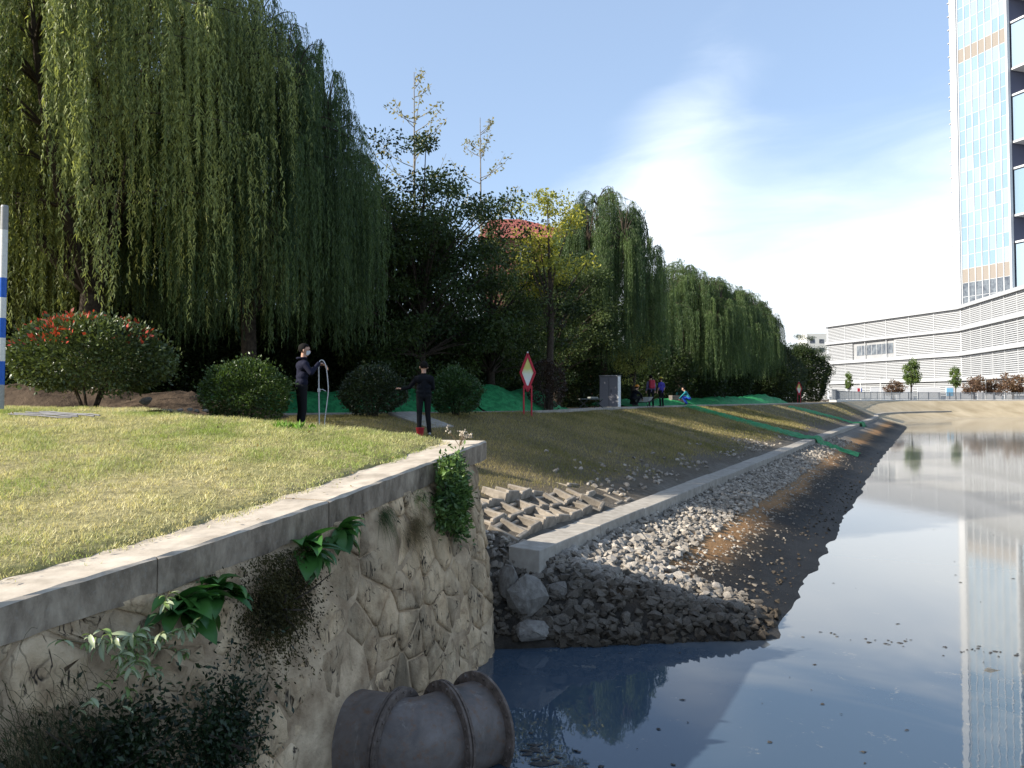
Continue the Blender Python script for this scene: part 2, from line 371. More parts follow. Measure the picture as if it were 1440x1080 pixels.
def make_lawn():
    xs = np.arange(-26, 0, .16); ys = np.arange(-2, 19.2, .16); X, Y = np.meshgrid(xs, ys, indexing='ij'); ok = X < np.interp(Y, [p[1] for p in WT], [p[0] for p in WT])+.16; lim = np.interp(Y, [p[1] for p in WT], [p[0] for p in WT])-.50; over = X > lim; dist = np.clip(lim-X, 0, 9); X = np.minimum(X, lim); yr = np.where(X > -6.2, np.interp(-X, [.39, 2, 4, 6.2], [11.4, 11.9, 12.53, 13.2])-.10, 30); ok &= Y < yr+.16; over |= Y > yr; Y = np.minimum(Y, yr); Z = lawn_full(X, Y)+np.where(over, -.12, -.015+.03*np.clip(dist/.6, 0, 1))
    m = len(ys); i, j = np.meshgrid(np.arange(len(xs)-1), np.arange(m-1), indexing='ij')
    keep = ok[:-1, :-1] & ok[1:, :-1] & ok[1:, 1:] & ok[:-1, 1:]; a = (i*m+j)[keep]
    F = np.c_[a, a+m, a+m+1, a+1]; used = np.unique(F); rm = np.zeros(X.size, int); rm[used] = np.arange(len(used))
    me = np_mesh('lawn', np.c_[X.ravel(), Y.ravel(), Z.ravel()][used], rm[F], smooth=True)
    return tag(obj('lawn', me, LAWN), kind='structure')
make_lawn()

def blades(name, P, hgt, wid, col, rng, lean=.55):
    n = len(P); a = rng.uniform(0, 6.283, n); h = hgt*rng.uniform(.5, 1.25, n); w = wid*rng.uniform(.7, 1.3, n)
    sx, sy = np.cos(a)*w/2, np.sin(a)*w/2; la = rng.uniform(0, 6.283, n); ll = h*rng.uniform(.1, 1.0, n)*lean*1.6
    V = np.empty((n, 3, 3)); V[:, 0] = P+np.c_[-sx, -sy, np.zeros(n)]; V[:, 1] = P+np.c_[sx, sy, np.zeros(n)]; V[:, 2] = P+np.c_[np.cos(la)*ll, np.sin(la)*ll, h]
    V[:, :2, 2] -= .01
    me = np_mesh(name, V.reshape(-1, 3), np.arange(3*n).reshape(-1, 3), {'col': np.repeat(col, 3, 0)})
    return me
def make_lawn_grass():
    r = np.random.default_rng(11); n = 330000
    x = -12*r.random(n)**1.0; y = 3.0+12.5*r.random(n); ok = inside_lawn(x+.17*0-.03, y); 
    xs = np.interp(y, [p[1] for p in WT], [p[0] for p in WT]); edge = xs-.46+.16*vnoise(x*2.6, y*2.6, 9); ok = inside_lawn(x, y) & ((x < edge) | ((x < xs-.12) & (r.random(n) < .10*np.clip(vnoise(x*1.5, y*1.5, 44)+.3, 0, 1)*(y < 9))))
    x, y = x[ok], y[ok]; pa = vnoise(x*.9, y*.9, 21); pb = vnoise(x*3.1, y*3.1, 22); n = len(x)
    bare = (pb+.6*pa) > .62; keep = ~bare | (r.random(n) < .35); x, y, pa, pb = x[keep], y[keep], pa[keep], pb[keep]; n = len(x)
    k = np.clip(.60+.75*pa+.35*pb+r.normal(0, .22, n), 0, 1)[:, None]
    col = (1-k)*V3((.25, .32, .08))+k*V3((.60, .54, .31)); col *= r.uniform(.65, 1.3, n)[:, None]
    tu = np.clip(vnoise(x*6.5, y*6.5, 23)*1.6, -.7, 1.2); col *= (1+.14*tu)[:, None]; h = .036*(1+.35*np.clip(-pa, -1, 1)+.45*tu); dl = np.clip(np.interp(y, [p[1] for p in WT], [p[0] for p in WT])-.50-x, 0, 9); h = h*np.clip(.45+dl*1.2, .45, 1); P = np.c_[x, y, lawn_full(x, y)-.012+.03*np.clip(dl/.6, 0, 1)]
    return tag(obj('lawn_grass', blades('lawn_grass', P, h, .0085, col, r, 1.1), GRASS), 'short sunlit yellow green turf growing behind the stone wall', 'grass', kind='stuff')
make_lawn_grass()
def make_bank_grass():
    r = np.random.default_rng(12); out = []; cols = []
    for t0, t1, n in ((11, 20, 70000), (20, 32, 60000), (32, 60, 50000), (60, 105, 22000)):
        t = r.uniform(t0, t1, n); d = r.uniform(4.3, 12.5, n); k = np.interp(t, TT, np.arange(len(TT))); i = k.astype(int); f = (k-i)[:, None]
        p = WL[i]*(1-f)+WL[i+1]*f+(LEFT[i]*(1-f)+LEFT[i+1]*f)*d[:, None]; x, y = p.T
        pa = vnoise(x*.7, y*.7, 31); lim = 4.9+.8*pa+np.clip((22-t)*.05, 0, .6); ok = (d > lim+r.normal(0, .35, n)) & (d < dtop(t)-.25) & ~in_lawn(x, y) & (x > -6.0) & ~((y < 12.9-(x+5.5)*.313+.55))
        x, y, d, t, pa = x[ok], y[ok], d[ok], t[ok], pa[ok]; m = len(x); kk = np.clip(.55+.6*pa+r.normal(0, .25, m), 0, 1)[:, None]
        out.append(np.c_[x, y, bank_z(x, y, d, t)]); cols.append(((1-kk)*V3((.15, .15, .04))+kk*V3((.40, .325, .15)))*r.uniform(.6, 1.3, m)[:, None])
    P = np.concatenate(out); C = np.concatenate(cols); sc = np.clip(P[:, 1]/22, .75, 2.2)
    return tag(obj('bank_grass', blades('bank_grass', P, .075*sc**.4, .011*sc, C, r, .7), GRASS), 'dry olive grass on the shaded upper river bank', 'grass', kind='stuff')
make_bank_grass()

# ------------------------------------------------------------------ stone retaining wall
def poly_at(P, u):
    P = np.array(P); L = np.concatenate([[0], np.cumsum(np.linalg.norm(np.diff(P, axis=0), axis=1))]); u = min(max(u, 0), L[-1]-1e-6)
    i = int(np.searchsorted(L, u, 'right')-1); f = (u-L[i])/(L[i+1]-L[i]); return P[i]*(1-f)+P[i+1]*f
def poly_len(P): return float(np.linalg.norm(np.diff(np.array(P), axis=0), axis=1).sum())
WALLC = smooth_poly(WT[:-1]+[V3((-.62, 10.75)), V3((-.52, 11.18)), V3((-.72, 11.50)), V3((-1.2, 11.70))]+[V3((-2.0, 11.96)), V3((-4.0, 12.59)), V3((-6.2, 13.26))], lambda i: .15)
WLEN = poly_len(WALLC)
def wall_pt(u, z, out=0):
    a = poly_at(WALLC, u-.12); b = poly_at(WALLC, u+.12); d = (b-a)/np.linalg.norm(b-a); nr = np.array([d[1], -d[0]]); p = poly_at(WALLC, u)
    zt = float(lawn_z(p[0], p[1])); bulge = .05*math.sin(max(0, min(1, (zt-z)/2.8))*math.pi)
    q = p+nr*(-.03+.11*(zt-z)+bulge+out); return Vector((q[0], q[1], z))
wall = thing('retaining_wall', 'rubble stone retaining wall with a concrete coping beside the water', 'wall', (-1.8, 7.6, 0))
def to_local(me, root):
    me.transform(Matrix.Translation(-Vector(root.location))); return me
def make_wall():
    r = np.random.default_rng(5); us = np.arange(0, WLEN, .2); V = []; zs = np.arange(-1.0, 2.81, .2)
    for u in us:
        p = poly_at(WALLC, u); zt = float(lawn_z(*p))-.20
        for z in np.linspace(-1.0, zt, 14): V.append(wall_pt(u, z, -.006+.050*float(vnoise(np.float64(u*2.2), np.float64(z*1.6), 88))))
    n = len(us); F = [(i*14+j, (i+1)*14+j, (i+1)*14+j+1, i*14+j+1) for i in range(n-1) for j in range(13)]
    obj('mortar_core', to_local(np_mesh('mortar_core', np.array([tuple(v) for v in V]), F, smooth=True), wall), MORTAR, wall)
    # stones: jittered Voronoi cells over (u, z)
    sites = []; cw, ch = .34, .47; row = 0; z = -.35
    while z < 2.9:
        u = 3.0+(row % 2)*cw/2
        while u < WLEN-1.5:
            sites.append((u+r.uniform(-.16, .16), z+r.uniform(-.21, .21))); u += cw*r.uniform(.5, 1.6)
        z += ch*.88; row += 1
    sites = np.array(sites)
    for i, (su, sv) in enumerate(sites):
        p = poly_at(WALLC, su); zt = float(lawn_z(*p))-.235
        if sv > zt+.12: continue
        poly = [(su-.5, sv-.55), (su+.5, sv-.55), (su+.5, sv+.55), (su-.5, sv+.55)]
        near = sites[np.argsort(((sites-(su, sv))**2).sum(1))[1:14]]
        def clip(poly, nx, ny, c):
            o = []
            for k in range(len(poly)):
                a, b = poly[k], poly[(k+1) % len(poly)]; da = a[0]*nx+a[1]*ny-c; db = b[0]*nx+b[1]*ny-c
                if da <= 0: o.append(a)
                if (da < 0) != (db < 0) and abs(da-db) > 1e-9:
                    f = da/(da-db); o.append((a[0]+(b[0]-a[0])*f, a[1]+(b[1]-a[1])*f))
            return o
        for q in near:
            nx, ny = q[0]-su, q[1]-sv; L = math.hypot(nx, ny); nx /= L; ny /= L; gap = r.uniform(.002, .013)
            poly = clip(poly, nx, ny, nx*(su+q[0])/2+ny*(sv+q[1])/2-gap)
            if len(poly) < 3: break
        if len(poly) < 3: continue
        poly = clip(poly, 0, 1, zt)
        if len(poly) < 3: continue
        pp = []
        for k in range(len(poly)):                       # roughen the outline
            a, b = poly[k], poly[(k+1) % len(poly)]; pp.append(a)
            if math.hypot(a[0]-b[0], a[1]-b[1]) > .16: pp.append(((a[0]+b[0])/2+r.uniform(-.018, .012), (a[1]+b[1])/2+r.uniform(-.018, .012)))
        cx = sum(a[0] for a in pp)/len(pp); cy = sum(a[1] for a in pp)/len(pp); dep = r.uniform(-.012, .022); k = len(pp)
        V = [wall_pt(a[0], a[1], -.06) for a in pp]
        V += [wall_pt(cx+(a[0]-cx)*.97, cy+(a[1]-cy)*.97, dep-.018+r.uniform(-.008, .008)) for a in pp]
        V += [wall_pt(cx+(a[0]-cx)*.72, cy+(a[1]-cy)*.72, dep+.002+r.uniform(-.016, .014)) for a in pp]
        V += [wall_pt(cx+(a[0]-cx)*.3, cy+(a[1]-cy)*.3, dep+.004+r.uniform(-.018, .016)) for a in pp[::2]]
        F = [(j, (j+1) % k, k+(j+1) % k, k+j) for j in range(k)]+[(k+j, k+(j+1) % k, 2*k+(j+1) % k, 2*k+j) for j in range(k)]
        m = len(pp[::2]); I = [3*k+j for j in range(m)]
        for j in range(k):
            a = I[(j//2) % m]; b = I[((j+1)//2) % m]; F.append((2*k+j, 2*k+(j+1) % k, b) if a == b else (2*k+j, 2*k+(j+1) % k, b, a))
        F.append(tuple(I))
        obj('wall_stone', to_local(np_mesh('wall_stone', np.array([tuple(v) for v in V]), F, smooth=True), wall), WSTONE, wall)
make_wall()
def coping_seg(P, u0, u1, ret=False):
    r = np.random.default_rng(int(u0*100)+3); us = np.linspace(u0, u1, max(2, int((u1-u0)/.12))); th, wd = .265, .66; V = []
    for u in us:
        p = poly_at(P, u); a = poly_at(P, u-.15); b = poly_at(P, u+.15); d = (b-a)/np.linalg.norm(b-a); nr = np.array([d[1], -d[0]])
        z = float(lawn_z(*p))+.006-(.13 if ret else 0); j = lambda s=.006: r.uniform(-s, s)
        o = p+nr*(.03+j(.008)); c = p-nr*(wd+j(.03)); oc = p+nr*(.005+j(.006))
        V += [(c[0], c[1], z-th), (c[0], c[1], z+j(.004)), (oc[0], oc[1], z+j(.005)), (o[0], o[1], z-.022+j()), (o[0], o[1], z-th+j(.01))]
    n = len(us); F = [(i*5+k, i*5+(k+1) % 5, (i+1)*5+(k+1) % 5, (i+1)*5+k) for i in range(n-1) for k in range(5)]+[(4, 3, 2, 1, 0), tuple((n-1)*5+k for k in range(5))]
    me = np_mesh('coping_slab', np.array(V), F, mi=[1 if (k % 5) in (3, 4, 0) else 0 for k in range(len(F)-2)]+[1, 1]); obj('coping_slab', to_local(me, wall), [CONC, CONC_SHADE], wall)  # top stays pale; sides, underside and ends take the colour with painted shade
Lw = poly_len(WT); cuts = [0, 2.6, 4.9, 6.7, 8.6, 10.6, 12.7, Lw]
for a, b in zip(cuts[:-1], cuts[1:]): coping_seg(WT, a+.004, b-.004)
Lr = poly_len(RT)
for a, b in ((.47, 2.2), (2.2, 4.1), (4.1, Lr)): coping_seg(RT, a+.004, b-.004, True)

# ------------------------------------------------------------------ concrete beam along the bank
beam = thing('concrete_beam', 'long pale concrete footing beam running along the middle of the sloped bank', 'beam', (*bank_pt(DB, 11)[:2], 1.0))
def make_beam():
    segs = []; t = 11.0
    while t < 165: L = 2.6 if t < 60 else 8; segs.append((t, min(t+L, 165))); t += L
    for k, (a, b) in enumerate(segs):
        n = max(2, int((b-a)/.9)+1); V = []
        for t in np.linspace(a+.006, b-.006, n):
            for d, z in ((DB-.46, .62), (DB-.46, 1.20), (DB+.07, 1.22), (DB+.07, .62)):
                x, y, _ = bank_pt(d, t); V.append((x, y, z+(.01*math.sin(k*2.1) if z > 1 else 0)))
        F = [(i*4+j, i*4+(j+1) % 4, (i+1)*4+(j+1) % 4, (i+1)*4+j) for i in range(n-1) for j in range(4)]+[(3, 2, 1, 0), tuple((n-1)*4+j for j in range(4))]
        me = np_mesh('beam_segment', np.array(V), F); bm = bmesh.new(); bm.from_mesh(me); bmesh.ops.recalc_face_normals(bm, faces=bm.faces)
        if a < 40: bmesh.ops.bevel(bm, geom=[e for e in bm.edges], offset=.012, segments=1, affect='EDGES')
        bm.to_mesh(me); bm.free(); obj('beam_segment', to_local(me, beam), CONC2, beam)
make_beam()

# ------------------------------------------------------------------ stones
def stone_mesh(name, seed, npts=13, flat=.7):
    r = np.random.default_rng(seed); P = r.normal(size=(npts, 3)); P /= np.linalg.norm(P, axis=1)[:, None]; P *= r.uniform(.8, 1.1, (npts, 1)); P[:, 2] *= flat; P[:, 1] *= r.uniform(.65, 1)
    bm = bmesh.new(); [bm.verts.new(p) for p in P]; g = bmesh.ops.convex_hull(bm, input=bm.verts[:]); bmesh.ops.delete(bm, geom=[v for v in bm.verts if not v.link_faces], context='VERTS')
    bmesh.ops.triangulate(bm, faces=bm.faces[:]); bmesh.ops.recalc_face_normals(bm, faces=bm.faces)
    for f in bm.faces: f.smooth = False
    me = bpy.data.meshes.new(name); bm.to_mesh(me); bm.free(); return me
SM = [stone_mesh('stone', 100+k) for k in range(14)]
def wet_and_shade(nm):                                                # water mark stain on the stones, plus painted shade over the bank's front end
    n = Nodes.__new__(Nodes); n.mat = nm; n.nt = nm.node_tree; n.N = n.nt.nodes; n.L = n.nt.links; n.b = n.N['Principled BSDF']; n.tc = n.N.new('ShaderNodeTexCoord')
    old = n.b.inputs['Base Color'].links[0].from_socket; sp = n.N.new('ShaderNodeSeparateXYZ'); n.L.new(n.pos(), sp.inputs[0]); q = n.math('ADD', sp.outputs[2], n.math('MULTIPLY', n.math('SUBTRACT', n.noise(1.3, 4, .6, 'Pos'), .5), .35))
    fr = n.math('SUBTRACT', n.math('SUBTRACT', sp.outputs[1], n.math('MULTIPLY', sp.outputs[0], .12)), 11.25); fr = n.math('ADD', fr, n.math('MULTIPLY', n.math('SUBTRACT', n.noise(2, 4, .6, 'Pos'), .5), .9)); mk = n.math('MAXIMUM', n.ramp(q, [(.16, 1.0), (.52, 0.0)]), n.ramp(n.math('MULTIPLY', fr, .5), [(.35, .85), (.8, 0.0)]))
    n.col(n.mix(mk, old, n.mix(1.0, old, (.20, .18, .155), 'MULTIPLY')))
wet_and_shade(RIPRAP)
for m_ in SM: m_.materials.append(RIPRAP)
def make_stones():
    r = np.random.default_rng(41); L = []
    for i in range(19000):
        t = 10.4+r.random()**1.35*46; d = r.uniform(.1, 3.3); x, y, z = bank_pt(d, t)
        if y < 11.25+.12*x or z < -.12 or x < -.35: continue
        if d < 1.3 and t > 13.6 and r.random() < .6: continue
        lowz = t > 13.6 and d < 2.0
        if lowz and r.random() < .55: continue
        if t > 36 and r.random() < .6: continue
        L.append((x, y, z-(.012 if lowz else 0), (.03+.075*r.random()**2)*(1.25 if t < 15 else 1.05)*(.55 if lowz else 1), r.uniform(0, 6.28), r.uniform(-.5, .5), r.uniform(-.5, .5), r.integers(14)))
    for i in range(420):                                   # rubble above the beam
        t = r.uniform(17, 46); d = 4.0+abs(r.normal(0, .8)); 
        if vnoise(np.float64(t*.5), np.float64(1.0), 77) < -.1: continue
        x, y, z = bank_pt(d, t); L.append((x, y, z, r.uniform(.04, .10), r.uniform(0, 6.28), r.uniform(-.5, .5), r.uniform(-.5, .5), r.integers(14)))
    for i in range(260):                                   # rubble packed between the beam end and the wall
        x = r.uniform(-.45, .45); y = r.uniform(11.35, 12.9); q = np.array([x, y]); d = -1.95-q@NR; t = q@U; z = float(bank_z(x, y, d, t)); L.append((x, y, z, r.uniform(.04, .09), r.uniform(0, 6.28), r.uniform(-.5, .5), r.uniform(-.5, .5), r.integers(14)))
    L.sort(key=lambda s: -s[3]/s[1]); 
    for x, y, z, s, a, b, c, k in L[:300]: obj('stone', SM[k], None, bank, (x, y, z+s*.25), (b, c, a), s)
    VV = []; FF = []; base = 0; tv = []
    for me in SM:
        v = np.empty(len(me.vertices)*3, np.float32); me.vertices.foreach_get('co', v); f = np.empty(len(me.polygons)*3, np.int32); me.loops.foreach_get('vertex_index', f); tv.append((v.reshape(-1, 3), f.reshape(-1, 3)))
    from mathutils import Euler
    for x, y, z, s, a, b, c, k in L[300:]:
        M = np.array(Euler((b, c, a)).to_matrix())*s; v, f = tv[k]; VV.append(v@M.T+(x, y, z+s*.25)); FF.append(f+base); base += len(v)
    n = Nodes('small_riprap'); n.set(.9, .2); g = n.N.new('ShaderNodeNewGeometry'); c = n.ramp(n.noise(7, 4, .6), [(.3, (.19, .17, .145)), (.7, (.40, .365, .315))])
    c = n.mix(1.0, c, n.ramp(g.outputs['Random Per Island'], [(0, (.6, .58, .56)), (1, (1.25, 1.22, 1.18))]), 'MULTIPLY'); n.col(c); wet_and_shade(n.mat)
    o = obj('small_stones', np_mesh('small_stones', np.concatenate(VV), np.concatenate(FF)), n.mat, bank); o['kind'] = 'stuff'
make_stones()
# pebbly shade-darkened rubble on the cut end of the bank is part of the loop above; the big loose boulders stand alone
def rock(name, seed, loc, size, rz, label, mat=BOULDER, group=None):
    me = stone_mesh(name, seed, 16, .8); bm = bmesh.new(); bm.from_mesh(me); bmesh.ops.subdivide_edges(bm, edges=bm.edges[:], cuts=2, use_grid_fill=True, smooth=.25); r = np.random.default_rng(seed)
    bmesh.ops.bevel(bm, geom=bm.edges[:], offset=.001, segments=1, affect='EDGES') if False else None
    for v in bm.verts: v.co += Vector(r.normal(0, .022, 3))
    bm.to_mesh(me); bm.free(); o = obj(name, me, mat, None, loc, (0, 0, rz), size); return tag(o, label, 'rock', group)
rock('boulder', 3, at(744, 838, 11.75), (.34, .3, .46), .4, 'largest angular grey boulder below the end of the concrete beam')
rock('boulder', 9, at(793, 838, 12.1)-Vector((.25, 0, .0))+Vector((.15, 0, .1)), (.30, .26, .2), 1.2, 'flat grey boulder wedged between the beam end and the largest boulder')
rock('boulder', 17, at(748, 884, 11.45), (.34, .26, .20), .1, 'low pale boulder lying at the water edge by the stone wall')
rock('boulder', 23, at(716, 820, 11.9), (.2, .2, .42), 2.1, 'narrow boulder standing against the stone wall below the beam')

# hollow revetment blocks set in the slope above the beam
def block_mesh():
    b = MB(); w, l, t = .56, .50, .07
    b.box((-(w-t)/2, 0, .07), (t, l, .16)); b.box(((w-t)/2, 0, .07), (t, l, .16)); b.box((0, -(l-t)/2, .085), (w-2*t-.004, t, .20)); b.box((0, (l-t)/2, .04), (w-2*t-.004, t, .10)); b.box((0, 0, -.035), (w-2*t-.004, l-2*t-.004, .03))
    return b.mesh('concrete_block', bevel=.012)
BM_ = block_mesh(); BM_.materials.append(BLOCKC)
def make_blocks():
    r = np.random.default_rng(8); ang = math.atan2(U[1], U[0])
    for row in range(3):
        for c in range(11):
            t = 11.7+c*.60+(row % 2)*.30; d = DB+.46+row*.54
            if c > 5 and r.random() < (c-5)*.10+row*.05: continue
            x, y, z = bank_pt(d, t); 
            if x < -.25 - row*.2 and y < 12.1: continue
            sink = -.05-.022*max(0, c-3)-.025*row+r.uniform(-.05, .025)
            obj('concrete_block', BM_, None, bank, (x, y, z+sink+.02), (.27+r.uniform(-.22, .16), r.uniform(-.16, .16), ang+r.uniform(-.2, .2)), (r.uniform(.9, 1.1),)*2+(r.uniform(.8, 1.4),))
make_blocks()

# ------------------------------------------------------------------ vegetation kit
def leaf_quads(C, A, Bv, L, Wd):
    """diamond leaves: centre base C, unit axis A, unit side Bv"""
    n = len(C); L = np.broadcast_to(L, n)[:, None]; Wd = np.broadcast_to(Wd, n)[:, None]
    V = np.empty((n, 4, 3)); V[:, 0] = C; V[:, 1] = C+A*L*.5+Bv*Wd/2; V[:, 2] = C+A*L; V[:, 3] = C+A*L*.5-Bv*Wd/2
    return V.reshape(-1, 3), np.arange(4*n).reshape(-1, 4)
def unit(r, n):
    v = r.normal(size=(n, 3)); return v/np.linalg.norm(v, axis=1)[:, None]
def side_of(A, r):
    b = np.cross(A, unit(r, len(A))); return b/np.maximum(np.linalg.norm(b, axis=1), 1e-6)[:, None]
def curve(p0, p1, p2, n):
    t = np.linspace(0, 1, n)[:, None]; return (1-t)**2*p0+2*t*(1-t)*p1+t*t*p2

def willow_parts(seed, Ht=15.0, R=5.2, arcs=150, per=13, zmin=1.9, light=(.38, .42, .14), dark=(.07, .10, .035)):
    r = np.random.default_rng(seed); tb = MB()
    fork = np.array([.15, .1, 3.2]); tb.tube([(0, 0, -.4), (.03, 0, .5), (.1, .06, 1.8), tuple(fork)], [.46, .36, .31, .29], 10)
    tips = []
    for k in range(11):
        a = k*.571*2+r.uniform(-.3, .3); ro = R*r.uniform(.25, .72); zt = Ht*r.uniform(.62, .86)*(1-.25*(ro/R)**2)
        if k == 0: ro *= .25; zt = Ht*.93
        p2 = np.array([math.cos(a)*ro, math.sin(a)*ro, zt]); p1 = np.array([math.cos(a)*ro*.75, math.sin(a)*ro*.75, fork[2]+(zt-fork[2])*.35])
        c = curve(fork, p1, p2, 9); tb.tube([tuple(q) for q in c], list(np.linspace(.17, .04, 9)), 6); tips.append(c)
    C = []; A = []; K = []; limb = np.concatenate([c[3:] for c in tips])
    for j in range(arcs):
        a = r.uniform(0, 6.283); q = math.sqrt(r.random())*.98; lev = 1.0 if r.random() < .62 else r.uniform(.45, .9); ztop = Ht*(1-.42*q**2.4)*lev*r.uniform(.93, 1.04)
        e = np.array([math.cos(a)*R*q, math.sin(a)*R*q, ztop-.35]); cand = limb[limb[:, 2] < ztop-.3]; cand = cand if len(cand) else limb[:4]
        s = cand[np.argmin(((cand-e)**2*(1, 1, .35)).sum(1)+r.random(len(cand))*.6)]; a = math.atan2(e[1]-s[1], e[0]-s[0])
        mid = s*.45+e*.55; mid[2] = max(s[2], e[2])+r.uniform(.35, .9); e = e+np.array([math.cos(a), math.sin(a), -.5])*.25
        arc = curve(s, mid, e, 8); tb.tube([tuple(x) for x in arc], list(np.linspace(.035, .008, 8)), 4, cap=False)
        tone = r.normal(0, .55)
        lenf = r.uniform(.35, 1.0)
        for i in range(per):
            f = 1-.62*r.random()**1.5; x = f*7; i0 = int(min(x, 6)); p = arc[i0]*(1-(x-i0))+arc[i0+1]*(x-i0)
            p = p+r.normal(0, .12, 3)*(1, 1, .4); Lmax = max(.5, p[2]-zmin); L = min(Lmax*r.uniform(.55, 1.0), r.uniform(1.4, 6.5))*(.45+.55*lenf)
            n = max(6, int(L/.045)); z = np.linspace(0, 1, n); out = np.array([math.cos(a), math.sin(a)])*r.uniform(.05, .55); sw = r.normal(0, .10, 2)
            xy = out[None]*(1-np.exp(-z*5))[:, None]+sw[None]*np.sin(z*r.uniform(1, 3))[:, None]; up = .22*np.sin(np.clip(z*9, 0, 3.14))
            pts = np.c_[p[0]+xy[:, 0], p[1]+xy[:, 1], p[2]+up-z*L]; C.append(pts+r.normal(0, .02, (n, 3)))
            d = r.normal(0, .42, (n, 3)); d[:, 2] = -1; A.append(d/np.linalg.norm(d, axis=1)[:, None]); K.append(np.full(n, tone)+r.normal(0, .2))
    C = np.concatenate(C); A = np.concatenate(A); K = np.concatenate(K); n = len(C); B = side_of(A, r)
    k = np.clip(.45+.4*K+r.normal(0, .18, n), 0, 1)[:, None]; col = (1-k)*V3(dark)+k*V3(light)
    L = r.uniform(.10, .18, n); w = r.uniform(.022, .038, n)
    V = np.empty((n, 3, 3)); V[:, 0] = C-B*w[:, None]/2; V[:, 1] = C+B*w[:, None]/2; V[:, 2] = C+A*L[:, None]
    crown = np_mesh('crown', V.reshape(-1, 3), np.arange(3*n).reshape(-1, 3), {'col': np.repeat(col, 3, 0)}); crown.materials.append(LEAF)
    trunk = tb.mesh('trunk', smooth=True); trunk.materials.append(BARK); return trunk, crown

def broad_parts(seed, Ht=9, R=3.2, clusters=95, per=230, leaf=.13, light=(.075, .11, .03), dark=(.018, .035, .012), zlow=.10, mat=None, cr=.75):
    r = np.random.default_rng(seed); tb = MB(); tb.tube([(0, 0, -.3), (.04, .02, Ht*.2), (.1, .0, Ht*.42), (.05, .08, Ht*.75)], [.2, .16, .13, .05], 8)
    C = []; N_ = []; T = []
    for k in range(clusters):
        d = unit(r, 1)[0]; q = r.random()**.33; c = np.array([d[0]*R*q, d[1]*R*q, Ht*(.5+zlow/2)+d[2]*Ht*(.5-zlow/2)*q]); c *= (1, 1, 1); c += r.normal(0, .15, 3)
        rr = cr*r.uniform(.6, 1.25)
        if k % 2 == 0:
            s = np.array([.05, .03, max(Ht*.2, c[2]*.6)]); tb.tube([tuple(x) for x in curve(s, (s+c)/2+(0, 0, .3), c, 5)], list(np.linspace(.05, .01, 5)), 5, cap=False)
        u = unit(r, per); C.append(c+u*rr*(r.random((per, 1))**.5)*(1, 1, .62)); N_.append(u); T.append(np.full(per, r.normal(0, .22)))
    C = np.concatenate(C); T = np.concatenate(T); n = len(C); A = np.concatenate(N_)*.7+unit(r, n)*.8; A[:, 2] -= .35; A /= np.linalg.norm(A, axis=1)[:, None]
    B = side_of(A, r); L = leaf*r.uniform(.7, 1.3, n); V, F = leaf_quads(C, A, B, L, L*.5)
    k = np.clip(.45+T+r.normal(0, .2, n), 0, 1)[:, None]; col = (1-k)*V3(dark)+k*V3(light)
    crown = np_mesh('crown', V, F, {'col': np.repeat(col, 4, 0)}); crown.materials.append(mat or LEAF)
    trunk = tb.mesh('trunk', smooth=True); trunk.materials.append(BARK); return trunk, crown

def shrub_parts(seed, rx, ry, h, n=9000, leaf=.055, light=(.09, .14, .03), dark=(.02, .04, .012), lift=.12, red=None, rough=.1, mat=None):
    r = np.random.default_rng(seed); u = unit(r, n); u[:, 2] = np.where(u[:, 2] < -.88, -u[:, 2], u[:, 2])
    dirs = unit(r, 14); ph = r.uniform(0, 6.28, 14); f = r.uniform(2, 7, 14); bump = sum(np.sin(f[i]*(u@dirs[i])*1.6+ph[i]) for i in range(14))/14
    q = 1+rough*1.9*bump; depth = np.where(r.random(n) < .66, 1-np.abs(r.normal(0, .06, n)), r.uniform(.3, .95, n)); sh_ = r.random(n) < .05; q = q*np.where(sh_, r.uniform(1.0, 1.16, n), depth)
    C = np.c_[u[:, 0]*rx*q, u[:, 1]*ry*q, lift+h*.5*(1-lift/h)+u[:, 2]*(h-lift)*.5*q]
    A = u*.8+unit(r, n)*.75; A[:, 2] += .25; A /= np.linalg.norm(A, axis=1)[:, None]; B = side_of(A, r); L = leaf*r.uniform(.65, 1.35, n)
    k = np.clip(.4+.6*bump+r.normal(0, .22, n), 0, 1)[:, None]; col = (1-k)*V3(dark)+k*V3(light)
    if red is not None:
        p = np.clip((u[:, 2]-.10)*1.1, 0, .85)*(depth > .9)*(bump > -.25); isr = r.random(n) < p*.30*np.clip(.6+2.2*vnoise(u[:, 0]*4, u[:, 1]*4, seed), 0, 2); m = isr.sum(); col[isr] = V3(red)*r.uniform(.5, 1.3, (m, 1)); L[isr] *= 1.25; C[isr] *= (1.03, 1.03, 1.02)
    V, F = leaf_quads(C, A, B, L, L*.48); fol = np_mesh('foliage', V, F, {'col': np.repeat(col, 4, 0)}); fol.materials.append(mat or GLOSSLEAF)
    tb = MB()
    for k in range(7):
        a = r.uniform(0, 6.28); e = (math.cos(a)*rx*.6, math.sin(a)*ry*.6, h*r.uniform(.45, .8)); tb.tube([(math.cos(a)*.05, math.sin(a)*.05, -.1), (e[0]*.35, e[1]*.35, h*.3), e], [.03, .02, .008], 5)
    st_ = tb.mesh('stems', smooth=True); st_.materials.append(BARK); return st_, fol

def plant(name, parts, pn, label, cat, loc, rz=0, scale=1, group=None):
    t = thing(name, label, cat, loc, rz, group, scale)
    for nm, me in zip(pn, parts): obj(nm, me, None, t)
    return t
TC = ('trunk', 'crown')
def gz(px, D, s=None):                                   # terrace ground point
    return Vector(((px-720)/FPX*D, D, 2.98))

